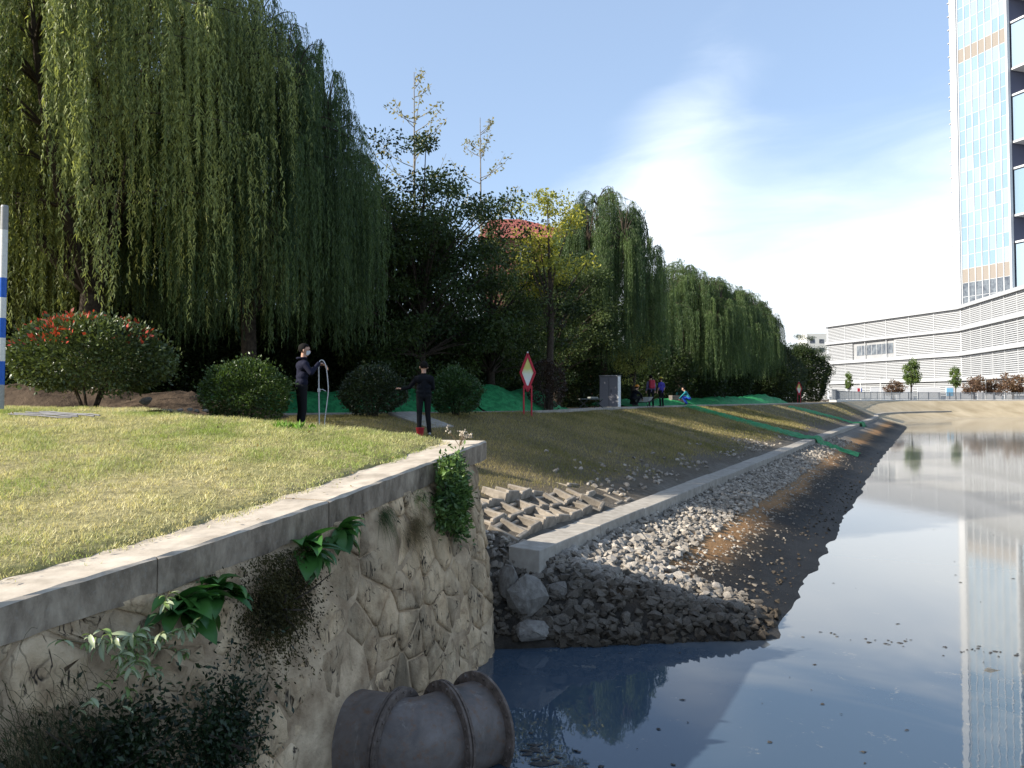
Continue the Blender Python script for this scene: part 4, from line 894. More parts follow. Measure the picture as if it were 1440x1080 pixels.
def hoses():
    r = np.random.default_rng(3); m = MB()
    p0, p1 = gp(20, 12.2), gp(140, 11.5); t = Vector((p0+p1)/2)
    for k in range(6):
        a = p0.lerp(p1, r.uniform(0, .35)); b = p0.lerp(p1, r.uniform(.7, 1.0)); pts = []
        for i in range(7):
            q = a.lerp(b, i/6); x = q.x; y = q.y+r.uniform(-.05, .05)+(k-3)*.07; pts.append(Vector((x, y, gnd(x, y)+.045+.012*(k % 3)))-t)
        m.tube(pts, .012, 6)
    tag(m.build('hose_bundle', plain('grey_hose', (.12, .12, .13)), None, smooth=True, loc=t), 'bundle of thin grey hoses lying on the sunlit lawn', 'hose')
hoses()
def diamond_sign(loc, rz, label):
    t = thing('diamond_sign', label, 'sign', loc, rz, 'red diamond path signs')
    for s in (-1, 1): m = MB(); m.box((s*.13, 0, .45), (.05, .05, 1.05)); m.build('post', RED, t, bevel=.006)
    top, bot, w, mid = 2.02, .80, .235, 1.40; P = [Vector((0, 0, top)), Vector((w, 0, mid)), Vector((0, 0, bot)), Vector((-w, 0, mid))]
    for k in range(4):
        a, b = P[k], P[(k+1) % 4]; m = MB(); d = (b-a); ang = math.atan2(d.z, d.x); m.box(((a+b)/2), (d.length+.03, .07, .075), 0, Matrix.Rotation(-ang, 3, 'Y')); m.build('frame_bar', RED, t)
    m = MB(); m.box((0, 0, .93), (.30, .045, .10)); m.build('cross_bar', RED, t)
    n = bpy.data.materials.get('sign_panel')
    if n is None:
        q = Nodes('sign_panel'); q.set(.4, .3); sep = q.N.new('ShaderNodeSeparateXYZ'); q.L.new(q.tc.outputs['Object'], sep.inputs[0]); f = q.math('ADD', sep.outputs[2], q.math('MULTIPLY', q.noise(9, 3), .12)); q.col(q.ramp(q.math('SUBTRACT', f, .8), [(.30, (.75, .75, .72)), (.62, (.70, .70, .55)), (.80, (.62, .58, .16))])); n = q.mat
    m = MB(); k = .8; V = [Vector((p.x*k, y, mid+(p.z-mid)*k)) for y in (-.012, .012) for p in P]; m.add(V, [(0, 1, 2, 3), (7, 6, 5, 4)]+[(j, 4+j, 4+(j+1) % 4, (j+1) % 4) for j in range(4)]); m.build('panel', n, t)
    m = MB(); m.box((0, 0, 0), (.05, .05, .05), 0, Matrix.Rotation(.785, 3, 'Y')); m.build('finial', WHITEP, t, loc=(0, 0, top+.05)); return t
pp = gp(742, 26.2); diamond_sign(pp, .15, 'red framed diamond sign on two posts before the green netting heap')
x, y, z = bank_pt(float(dtop(79))+.3, 79); diamond_sign((x, y, 3.0), -.3, 'small far red diamond sign under the last dark willow')
def cabinet():
    p = gz(858, 41); p.z = 3.02; t = thing('utility_cabinet', 'plain grey utility cabinet with a bright white side under the trees', 'cabinet', p, -.38)
    m = MB(); m.box((-.02, 0, .82), (.95, .5, 1.56)); m.build('body', plain('cabinet_grey', (.17, .17, .19)), t, bevel=.01)
    m = MB(); m.box((.475, 0, .82), (.03, .52, 1.58)); m.build('side_panel', plain('cabinet_white', (.72, .72, .70)), t); m = MB(); m.box((0, 0, .02), (1.05, .6, .06)); m.build('plinth', CONC2, t)
    m = MB(); m.box((0, 0, 1.63), (1.03, .58, .05)); m.build('lid', plain('cabinet_grey_lid', (.28, .28, .29)), t, bevel=.01); m = MB(); m.box((0, -.257, .8), (.02, .012, 1.4)); m.box((.12, -.26, .85), (.03, .02, .16)); m.build('door_handle', plain('dark_metal', (.05, .05, .05), .5), t)
cabinet()
DARK = plain('dark_steel', (.03, .032, .035), .5)
def workbench():
    p = gz(831, 38.6); p = Vector((p.x, p.y, 3.035)); t = thing('folding_stand', 'low dark folding stand with crossed legs on the path by the cabinet', 'stand', p, .3)
    m = MB(); m.box((0, 0, .43), (1.15, .4, .04)); m.build('top', plain('stand_top', (.13, .14, .13)), t)
    for s in (-1, 1):
        for q in (-1, 1): m = MB(); m.tube([(s*.4-q*.22, s*.02, 0), (s*.4+q*.22, s*.02, .41)], .022, 6); m.build('leg', DARK, t)
    m = MB(); m.box((.1, 0, .49), (.5, .25, .08), .3); m.build('tool_roll', plain('tool_cloth', (.2, .21, .19)), t, bevel=.02)
workbench()
def crate():
    x, y, z = bank_pt(11.9, 50.5); t = thing('wooden_crate', 'grey brown slatted wooden crate beside the crouching teal workers', 'crate', (x, y, 3.02), .2); wd = mottled('crate_wood', (.10, .085, .075), (.19, .165, .15), 8)
    m = MB(); m.box((0, 0, .33), (.84, .54, .6)); m.build('box', wd, t)
    for k in range(5): m = MB(); m.box((0, -.285, .09+k*.13), (.9, .025, .10)); m.build('slat', wd, t)
    for s in (-1, 1): m = MB(); m.box((s*.435, 0, .34), (.025, .6, .66)); m.build('end_board', wd, t)
crate()
def barrow():
    p = gz(904, 43.0); p = Vector((p.x, p.y, 3.05)); t = thing('wheelbarrow', 'tipped pale grey wheelbarrow beside the worker with the red backpack', 'wheelbarrow', p, 2.7)
    m = MB(); a = [(-.32, -.25, .25), (.32, -.25, .25), (.32, .25, .25), (-.32, .25, .25)]; b = [(-.48, -.33, .52), (.46, -.33, .5), (.46, .33, .5), (-.48, .33, .52)]; m.add(a+b, [(3, 2, 1, 0)]+[(k, (k+1) % 4, 4+(k+1) % 4, 4+k) for k in range(4)]); m.build('tray', plain('barrow_grey', (.42, .43, .43)), t)
    for s in (-1, 1): m = MB(); m.tube([(.5, s*.05, .2), (-.3, s*.22, .24), (-1.0, s*.27, .5)], .02, 6); m.build('handle', DARK, t); m = MB(); m.tube([(-.25, s*.2, .25), (-.32, s*.22, 0)], .018, 6); m.build('leg', DARK, t)
    m = MB(); m.lathe([(.0, -.03), (.17, -.035), (.19, 0), (.17, .035), (0, .03)], 16, Matrix.Translation((.55, 0, .19)) @ Matrix.Rotation(math.pi/2, 4, 'X')); m.build('wheel', plain('rubber', (.02, .02, .02), .8), t, smooth=True)
barrow()
p = gp(591, 18.7); m = MB(); m.lathe([(0, .01), (.10, .01), (.135, .25), (.145, .26), (.145, .28), (.13, .28), (.095, .03), (0, .03)], 20)
bk = thing('bucket', 'small red plastic bucket at the feet of the man in black', 'bucket', p, 0, None, .72); m.build('pail', plain('red_plastic', (.38, .03, .04), .45), bk, smooth=True)
m = MB(); m.tube([(.14*math.cos(a), .03, .27-.13*math.sin(a)*.9) for a in np.linspace(0, math.pi, 9)], .005, 5); m.build('handle', DARK, bk)

# ------------------------------------------------------------------ people
def capsule(p0, r0, p1, r1, n=12):
    p0, p1 = V3(p0), V3(p1); d = p1-p0; L = np.linalg.norm(d); d = d/L if L > 1e-6 else np.array([0, 0, 1.]); a = np.cross(d, [1, 0, 0] if abs(d[0]) < .8 else [0, 1, 0]); a /= np.linalg.norm(a); b = np.cross(d, a); rings = []
    for e in (-1.45, -.9, -.4): rings.append((p0+d*r0*math.sin(e), r0*math.cos(e)))
    rings.append((p0, r0)); rings.append((p1, r1))
    for e in (.4, .9, 1.45): rings.append((p1+d*r1*math.sin(e), r1*math.cos(e)))
    th = np.arange(n)*2*math.pi/n; V = np.concatenate([c+r*(np.cos(th)[:, None]*a+np.sin(th)[:, None]*b) for c, r in rings]); m = len(rings)
    F = [(i*n+k, i*n+(k+1) % n, (i+1)*n+(k+1) % n, (i+1)*n+k) for i in range(m-1) for k in range(n)]+[tuple(range(n-1, -1, -1)), tuple(range((m-1)*n, m*n))]; return V, F
SKIN = plain('skin', (.46, .27, .19), .5); HAIR = plain('dark_hair', (.010, .009, .008), .85, .1); SHOE = plain('shoes', (.06, .055, .05), .6); EYE = plain('eye_dark', (.02, .015, .012), .3)
def person(name, label, loc, rz, J, shirt, trousers, group=None, voxel=.012, shoe=None, sleeve=True, hair=True, extras=None, look=0, scale=1.0):
    """J: hip, chest, head, and (knee, ankle), (elbow, wrist, fingers dir) per side, metres in the person's frame facing +Y"""
    caps = []; c = lambda a, ra, b, rb, m: caps.append((V3(a), ra, V3(b), rb, m))
    hip, ch, hd = V3(J['hip']), V3(J['chest']), V3(J['head']); X = np.array([1., 0, 0]); nk = ch+(hd-ch)*.42
    mid = (hip+ch)/2
    c(hip-X*.085, .105, hip+X*.085, .105, 2); c(mid-X*.075, .105, mid+X*.075, .105, 1); c(ch-X*.10, .115, ch+X*.10, .115, 1); c(hip+(ch-hid if False else (mid-hip)*.45)-X*.08, .108, hip+(mid-hip)*.45+X*.08, .108, 1)
    c(hip, .11, ch, .115, 1); sh = ch+(nk-ch)*.18
    c(ch, .09, nk, .058, 1); c(nk-(nk-ch)*.15, .055, hd, .055, 0)
    for s, k in ((-1, 'L'), (1, 'R')):
        kn, an = V3(J['knee'+k]), V3(J['ankle'+k]); h = hip+X*s*.09; c(h, .095, kn, .066, 2); c(kn, .066, an, .052, 2); c(an-(0, 0, .02), .04, an+(0, .13, -.05), .036, 3); c(an+(0, -.03, -.045), .035, an+(0, .12, -.05), .036, 3)
        el, wr = V3(J['elbow'+k]), V3(J['wrist'+k]); so_ = sh+X*s*.175; c(ch+X*s*.09, .09, so_, .068, 1); c(so_, .066, el, .05, 1); c(el, .05, wr, .038 if sleeve else .03, 1 if sleeve else 0)
        fd = V3(J['hand'+k]); fd = fd/np.linalg.norm(fd); up = np.array([0, 0, 1.]); sd = np.cross(fd, up); sd = sd/np.linalg.norm(sd) if np.linalg.norm(sd) > .1 else X; nm = np.cross(sd, fd); p0 = wr+fd*.02; pal = wr+fd*.085
        c(wr, .03, p0, .028, 0); 
        for q, l in ((-.030, .062), (-.010, .078), (.011, .072), (.031, .058)):
            k0 = pal+sd*q; k1 = k0+fd*l*.55-nm*.012; k2 = k1+fd*l*.35-nm*.03; c(p0+sd*q*.6, .019, k0, .014, 0); c(k0, .0105, k1, .0095, 0); c(k1, .0095, k2, .008, 0)
        tb = p0+sd*s*.03+fd*.02; t1 = tb+sd*s*.03+fd*.03-nm*.01; c(tb, .014, t1, .011, 0); c(t1, .011, t1+fd*.03-nm*.012, .009, 0)
    # head turned by look
    cl, sl = math.cos(look), math.sin(look); fw = np.array([-sl, cl, 0]); rt = np.array([cl, sl, 0]); hc = hd
    c(hc+(0, 0, .035)-fw*.012, .092, hc+(0, 0, .035)+fw*.02, .086, 0); c(hc+fw*.02-(0, 0, .02), .075, hc+fw*.045-(0, 0, .075), .042, 0); c(hc+fw*.095-(0, 0, .0), .012, hc+fw*.115-(0, 0, .025), .014, 0)
    for s in (-1, 1): c(hc+rt*s*.09+(0, 0, .012), .016, hc+rt*s*.094-(0, 0, .025), .013, 0)
    m = MB()
    for a, ra, b, rb, _ in caps: v, f = capsule(a, ra, b, rb); m.add(v, f)
    tmp = bpy.data.objects.new('tmp', m.mesh('tmp')); COL.objects.link(tmp); md = tmp.modifiers.new('r', 'REMESH'); md.mode = 'VOXEL'; md.voxel_size = voxel; sm = tmp.modifiers.new('s', 'SMOOTH'); sm.factor = .5; sm.iterations = 2
    dg = bpy.context.evaluated_depsgraph_get(); me = bpy.data.meshes.new_from_object(tmp.evaluated_get(dg)); bpy.data.objects.remove(tmp); me.name = 'body'
    P = np.empty(len(me.polygons)*3, np.float32); me.polygons.foreach_get('center', P); P = P.reshape(-1, 3).astype(float); best = np.full(len(P), 9.); mi = np.zeros(len(P), np.int32)
    for a, ra, b, rb, mt in caps:
        d = b-a; L2 = max(d@d, 1e-9); t = np.clip((P-a)@d/L2, 0, 1); q = np.linalg.norm(P-a-t[:, None]*d, axis=1)-(ra+(rb-ra)*t); u = q < best; best[u] = q[u]; mi[u] = mt
    me.materials.clear()
    for mt in (SKIN, shirt, trousers, shoe or SHOE): me.materials.append(mt)
    me.polygons.foreach_set('material_index', mi); me.polygons.foreach_set('use_smooth', np.ones(len(me.polygons), bool)); me.update()
    root = thing(name, label, 'person', loc, rz, group, scale); obj('body', me, None, root)
    if hair:
        hm = MB(); V = []; F = []; n1, n2 = 14, 8; M = Matrix.Translation(Vector(hc+V3((0, 0, .04))-fw*.012)) @ Matrix.Rotation(look, 4, 'Z')
        r = np.random.default_rng(5)
        for i in range(n2+1):
            for k in range(n1):
                a = 2*math.pi*k/n1; e = math.pi/2*(1-i/n2*(1.42 if math.sin(a) < .35 else .80)); V.append(M @ Vector((.101*math.cos(e)*math.cos(a), .113*math.cos(e)*math.sin(a)+.004, .106*math.sin(e)+r.uniform(-.004, .004))))
        F = [(i*n1+k, i*n1+(k+1) % n1, (i+1)*n1+(k+1) % n1, (i+1)*n1+k) for i in range(n2) for k in range(n1)]; hm.add(V, F); hm.build('hair', HAIR, root, smooth=True)
    em = MB()
    for s in (-1, 1): o = MB(); o.lathe([(.0, -.009), (.011, -.004), (.012, .003), (0, .009)], 8, Matrix.Translation(Vector(hc+fw*.096+rt*s*.034+V3((0, 0, .018))))); o.build('eye', EYE, root, smooth=True)
    if extras: extras(root, hc, fw, rt, ch)
    return root
hid = None
stand = lambda **k: {**dict(hip=(0, 0, .93), chest=(0, .0, 1.33), head=(0, .03, 1.62), kneeL=(-.10, .02, .50), ankleL=(-.11, -.03, .085), kneeR=(.10, .02, .50), ankleR=(.11, -.03, .085),
    elbowL=(-.24, -.02, 1.13), wristL=(-.25, .08, .90), handL=(0, .1, -1), elbowR=(.24, -.02, 1.13), wristR=(.25, .08, .90), handR=(0, .1, -1)), **k}
NAVY = plain('navy_jacket', (.010, .011, .024), .85, .15); BLACKT = plain('black_trousers', (.010, .0105, .012), .85, .15); BLACKS = plain('black_jacket', (.006, .007, .010), .85, .15)
def mask_fn(root, hc, fw, rt, ch):
    m = MB(); n = 7; V = []
    for i in range(4):
        for k in range(n):
            a = (k/(n-1)-.5)*2.3; zz = -.005-.028*i; rad = .098-.012*i+(.02*math.cos(a*1.3)**4 if i in (1, 2) else .004); q = hc+fw*(rad*math.cos(a)+.014)+rt*(rad*.9*math.sin(a))+V3((0, 0, zz)); V.append(tuple(q))
    m.add(V, [(i*n+k, i*n+k+1, (i+1)*n+k+1, (i+1)*n+k) for i in range(3) for k in range(n-1)]); m.build('face_mask', plain('mask_cloth', (.62, .66, .70)), root, smooth=True)
    m = MB(); m.tube([tuple(ch+V3((.09*math.cos(a), -.02+.09*math.sin(a), .15))) for a in np.linspace(0, 6.28, 14)], .022, 6); m.build('collar', NAVY, root, smooth=True)
p1 = gp(424, 15.9)
person('person', 'man in navy jacket and white face mask leaning on a tall white rod', p1, math.radians(-62), stand(chest=(0, .02, 1.35), head=(0, .05, 1.65), elbowR=(.27, .12, 1.20), wristR=(.13, .30, 1.40), handR=(-.5, .5, .0), elbowL=(-.20, .22, 1.26), wristL=(-.05, .44, 1.40), handL=(.1, .7, -.6)),
       NAVY, BLACKT, 'men working on the lawn', .0095, look=math.radians(-22), extras=mask_fn, scale=1.02)
def rod():
    b = p1+Vector((.34, .12, 0)); b.z = gnd(b.x, b.y); t = thing('sampling_rod', 'white rod with a looped white hose standing beside the masked man', 'rod', b)
    wh = plain('white_hose', (.55, .55, .53), .4); m = MB(); m.tube([(0, 0, 0), (-.02, 0, .8), (-.03, 0, 1.44)], .014, 8); m.build('rod', wh, t, smooth=True)
    pts = [(-.03, 0, 1.40), (-.02, .01, 1.52), (.03, .02, 1.56), (.09, .02, 1.50), (.125, .02, 1.35), (.15, .02, 1.15), (.165, .01, .95), (.15, .0, .75), (.12, .0, .5), (.10, .0, .3), (.11, 0, .0)]
    m = MB(); m.tube([tuple(x) for x in smooth3(pts)], .010, 6); m.build('hose', wh, t, smooth=True)
    m = MB(); m.tube([(-.02, 0, .95), (.05, 0, .97), (.12, 0, .93)], .008, 6); m.box((-.02, 0, .95), (.05, .04, .07)); m.build('clamp', wh, t)
def smooth3(P):
    P = np.array(P); out = []
    for i in range(len(P)-1):
        p0, p1_, p2, p3 = P[max(i-1, 0)], P[i], P[i+1], P[min(i+2, len(P)-1)]
        for k in range(4): t = k/4; out.append(.5*((2*p1_)+(-p0+p2)*t+(2*p0-5*p1_+4*p2-p3)*t*t+(-p0+3*p1_-3*p2+p3)*t**3))
    out.append(P[-1]); return out
rod()
WSH = plain('pale_shoes', (.35, .34, .33), .6)
person('person', 'man in black seen from behind holding one hand out to his side', gp(596, 18.9), math.radians(12), stand(elbowL=(-.33, .08, 1.14), wristL=(-.50, .20, 1.10), handL=(-.8, .4, .25), elbowR=(.23, .06, 1.12), wristR=(.12, .26, 1.05), handR=(-.4, .7, 0), ankleR=(.14, .03, .085)),
       BLACKS, BLACKT, 'men working on the lawn', .0095, shoe=WSH, look=math.radians(10))
PUR = plain('purple_shirt', (.045, .035, .28), .7); LIL = plain('grey_violet_shirt', (.16, .13, .26), .7); YEL = plain('yellow_hat', (.55, .42, .04), .4); ORA = plain('orange_hat', (.65, .24, .03), .4); TEAL = plain('teal_jacket', (.01, .17, .20), .7); BLU = plain('blue_trousers', (.01, .05, .35), .7); REDB = plain('red_pack', (.45, .03, .06), .6)
def hat(mat):
    def f(root, hc, fw, rt, ch):
        m = MB(); m.lathe([(.0, .135), (.06, .125), (.10, .085), (.118, .04), (.155, .03), (.155, .022), (.112, .03)], 16, Matrix.Translation(Vector(hc+V3((0, 0, .03))))); m.build('hat', mat, root, smooth=True)
    return f
def pack(root, hc, fw, rt, ch):
    m = MB(); m.box(tuple(ch+V3((0, -.20, -.08))), (.32, .17, .48)); o = m.build('backpack', REDB, root, bevel=.05)
    for s in (-1, 1): m = MB(); m.tube([tuple(ch+V3((s*.11, -.14, .10))), tuple(ch+V3((s*.12, .0, .16))), tuple(ch+V3((s*.12, .13, .0)))], .02, 5); m.build('strap', REDB, root)
gzp = lambda px, D: Vector(((px-720)/FPX*D, D, 3.03))
GP2 = 'workers on the far path'
person('person', 'worker standing on the path with a red backpack', gzp(915.5, 44.5), math.radians(8), stand(), LIL, BLACKT, GP2, .02, extras=pack)
person('person', 'worker in purple shirt and yellow hat standing beside the backpack wearer', gzp(930, 44.8), math.radians(35), stand(), PUR, BLACKT, GP2, .02, sleeve=False, extras=hat(YEL), scale=.95)
squat = dict(hip=(0, -.15, .38), chest=(0, .08, .72), head=(0, .22, .98), kneeL=(-.16, .28, .48), ankleL=(-.13, .02, .085), kneeR=(.16, .28, .48), ankleR=(.13, .02, .085), elbowL=(-.26, .28, .56), wristL=(-.14, .46, .38), handL=(.2, .5, -.8), elbowR=(.26, .28, .56), wristR=(.14, .46, .38), handR=(-.2, .5, -.8))
person('person', 'crouching worker in dark clothes with an orange hat', gzp(892, 42.4)+Vector((0, 0, .06)), math.radians(-50), squat, BLACKS, BLACKT, GP2, .02, extras=hat(ORA))
x, y, z = bank_pt(11.0, 49.6); person('person', 'crouching worker in teal jacket and bright blue trousers on the netting', (x, y, z+.10), math.radians(70), squat, TEAL, BLU, GP2, .02)
x, y, z = bank_pt(12.1, 52.5); person('person', 'crouching worker all in teal behind the one in blue trousers', (x, y, 3.36), math.radians(100), squat, TEAL, TEAL, GP2, .02)

# ------------------------------------------------------------------ far bank
x, y, z = bank_pt(8.4, 150)
FGREY = plain('fence_grey', (.20, .215, .23), .5)
def far_fence():
    fm = MB(); Lp = 2.5
    fm.box((0, 0, .12), (Lp, .05, .08)); fm.box((0, 0, 1.28), (Lp, .05, .08)); fm.box((-Lp/2+.04, 0, .7), (.09, .09, 1.4))
    for k in range(18): fm.box((-Lp/2+.16+k*.135, 0, .7), (.05, .03, 1.08))
    me = fm.mesh('fence_panel'); me.materials.append(FGREY); t0 = 108; root = thing('river_fence', 'long grey railing along the top of the sunlit far bank', 'fence', (*bank_pt(8.3, 140)[:2], 3.0))
    t = t0
    while t < 262:
        x, y, _ = bank_pt(8.4, t); x2, y2, _ = bank_pt(8.4, t+2.4); a = math.atan2(y2-y, x2-x); obj('fence_panel', me, None, root, Vector(((x+x2)/2, (y+y2)/2, 3.28))-root.location, (0, 0, a), (math.hypot(x2-x, y2-y)/Lp, 1, 1)); t += 2.4
    for t in np.arange(t0, 262, 7.2):
        V = []
        for tt in (t+.02, t+7.18):
            for d, z in ((7.9, -.6), (7.9, .25), (8.75, .27), (8.75, -.6)): x, y, _ = bank_pt(d, tt); V.append((x, y, 3.0+z))
        m = MB(); m.add(V, [(0, 1, 2, 3), (7, 6, 5, 4)]+[(j, j+4, (j+1) % 4+4, (j+1) % 4) for j in range(4)]); obj('coping', to_local(m.mesh('coping'), root), FARC, root)
FARC = mottled('pale_coping', (.55, .52, .46), (.68, .65, .59), 1.5)
far_fence()
HOARD = plain('hoarding_white', (.80, .80, .80), .5)
hl = ('white hoarding panel with a red and blue notice on the far road', 'white hoarding panel behind the small reddish tree on the far road', 'white hoarding panel beside the tallest young tree on the far road', 'white hoarding panel between two young trees on the far road', 'white hoarding panel with a light blue corner on the far road', 'white hoarding panel at the tower end of the far road', 'second white hoarding panel at the tower end of the far road')
for k, (a, b) in enumerate(((1190, 1212), (1224, 1252), (1260, 1284), (1290, 1322), (1330, 1368), (1374, 1408), (1412, 1450))):
    D = 172; c = at((a+b)/2, 548.5, D); w = (b-a)/FPX*D; t = thing('hoarding_panel', hl[k], 'hoarding', (c.x, D, 2.95), 0, 'white hoardings on the far road'); m = MB(); m.box((0, 0, 1.55), (w, .12, 2.7)); m.build('panel', HOARD, t)
    for s in (-1, 1): m = MB(); m.box((s*w*.42, .12, 1.4), (.12, .12, 2.8)); m.build('post', FGREY, t)
    if k == 0:
        m = MB(); m.box((1.0, -.075, 2.3), (.6, .03, .8)); m.build('notice', RED, t); m = MB(); m.box((1.45, -.075, 2.3), (.3, .03, .8)); m.build('notice', BLUE, t)
    if k == 4: m = MB(); m.box((-2.1, -.075, 1.9), (1.4, .03, 1.7)); m.build('notice', plain('light_blue', (.25, .55, .8)), t)
FT = broad_parts(81, 8.0, 1.5, 34, 90, .34, (.16, .22, .05), (.06, .10, .03), .35, None, .7); FR = broad_parts(82, 4.2, 1.7, 26, 80, .32, (.20, .13, .08), (.10, .06, .045), .3, None, .7)
GT = 'young trees along the far road'
plant('young_tree', FT, TC, 'tallest bright green young tree on the far road', 'tree', at(1281, 553, 165)-Vector((0, 0, 1.6)), 0, (1, 1, 1.12), GT)
plant('young_tree', FT, TC, 'slender green young tree before the corner of the white building', 'tree', at(1344, 553, 165)-Vector((0, 0, 1.6)), 2, (.62, .62, .92), GT)
plant('young_tree', FT, TC, 'thin yellowish young tree at the left end of the white building', 'tree', at(1194, 553, 168)-Vector((0, 0, 1.6)), 4, (.45, .45, .78), GT)
plant('young_tree', FR, TC, 'low reddish tree beside the tallest green young tree', 'tree', at(1256, 553, 164)-Vector((0, 0, 1.6)), 0, 1.0, GT)
plant('young_tree', FR, TC, 'reddish tree before the striped tower end of the building', 'tree', at(1370, 553, 162)-Vector((0, 0, 1.6)), 1, 1.2, GT)
plant('young_tree', FR, TC, 'reddish tree between two lamp posts by the tower', 'tree', at(1398, 553, 162)-Vector((0, 0, 1.6)), 3, 1.05, GT)
plant('young_tree', FR, TC, 'largest reddish tree standing below the tower', 'tree', at(1424, 553, 160)-Vector((0, 0, 1.6)), 5, 1.3, GT)
lp = (('lamp post beside the first white hoarding panel', 1210), ('lamp post between the first hoarding and the tallest young tree', 1238), ('lamp post between the reddish trees', 1386), ('lamp post below the dark side of the tower', 1433))
for lb, px in lp:
    D = 161; c = at(px, 560, D); t = thing('lamp_post', lb+' on the far road', 'lamp', (c.x, D, 2.95), 0, 'lamp posts on the far road'); m = MB(); m.tube([(0, 0, 0), (0, 0, 4.6)], [.10, .07], 8); m.build('pole', WHITEP, t); m = MB(); m.box((.25, 0, 4.62), (.7, .2, .1)); m.build('lamp_head', WHITEP, t)

# ------------------------------------------------------------------ white podium building and tower
PWALL = mottled('podium_wall', (.25, .255, .26), (.32, .325, .33), .4, .8, .3, 0); LOUV = plain('white_louver', (.40, .41, .42), .5); GLASSD = Nodes('dark_glazing'); GLASSD.set(.12, .5); GLASSD.col(GLASSD.ramp(GLASSD.noise(.8, 3, .6, 'Pos'), [(.35, (.06, .07, .09)), (.65, (.16, .18, .20))])); GLASSD = GLASSD.mat
def podium():
    P = [(101, 254), (114, 201), (106.2, 161.5), (172, 161.5), (172, 262)]; zt, zb = 26.9, 2.9; root = thing('podium_building', 'long low white building wrapped in horizontal louvres below the tower', 'building', (114, 201, zb))
    o = V3((114, 201)); m = MB(); m.add([(p[0]-o[0], p[1]-o[1], z) for z in (0, zt-zb) for p in P], [(4, 3, 2, 1, 0), (5, 6, 7, 8, 9)]+[(k, (k+1) % 5, 5+(k+1) % 5, 5+k) for k in range(5)]); m.build('wall', PWALL, root)
    for fi, (a, b) in enumerate(((P[0], P[1]), (P[1], P[2]))):
        a, b = V3(a), V3(b); L = np.linalg.norm(b-a); d = (b-a)/L; nr = np.array([d[1], -d[0]]); nr = nr if nr@(V3((0, 0))-a) > 0 else -nr; ang = math.atan2(d[1], d[0])
        def panel(name, u0, u1, z0, z1, off, th, mat):
            c = a+d*(u0+u1)/2+nr*off-o; m = MB(); m.box((0, 0, 0), (u1-u0, th, z1-z0)); return m.build(name, mat, root, loc=(c[0], c[1], (z0+z1)/2-zb), rot=(0, 0, ang))
        for z in (8.3, 14.6, 20.9, 26.5): panel('floor_band', -.2, L+.2, z-.42, z+.42, .55, 1.1, LOUV)
        lz = np.arange(4.2, 26, .46)
        for z in lz:
            if min(abs(z-q) for q in (8.3, 14.6, 20.9, 26.5)) < .5: continue
            segs = [(0, L)]
            if fi == 0 and 15.2 < z < 20.2: segs = [(0, 12.5), (30.5, L)]
            for u0, u1 in segs: panel('louver', u0, u1, z-.145, z+.145, .40, .12, LOUV)
        wins = [(14, 29.5, 16.3, 19.2), (0.6, 11.5, 9.6, 12.4), (12, 20, 9.6, 12.6), (35.5, 39.5, 9.3, 19.8), (46, 52, 9.3, 13)] if fi == 0 else [(3, 19, 15.4, 19.6), (4, 19, 9.6, 13.2), (21, 38, 9.4, 13.4), (22, 38, 15.6, 19.4)]
        for u0, u1, z0, z1 in wins:
            w = panel('window_strip', u0, u1, z0, z1, .03, .1, GLASSD); k = int((u1-u0)/2)
            for q in range(1, k): c = (q/k-.5)*(u1-u0); mm = MB(); mm.box((c, -.08, 0), (.16, .12, z1-z0)); mm.build('mullion', LOUV, w)
        for u in np.arange(0, L+.1, L/6): panel('fin', u-.12, u+.12, 4, 26.2, .50, .12, LOUV)
        panel('shopfront', .5, L-.5, 3.0, 6.6, .06, .2, GLASSD)
podium()
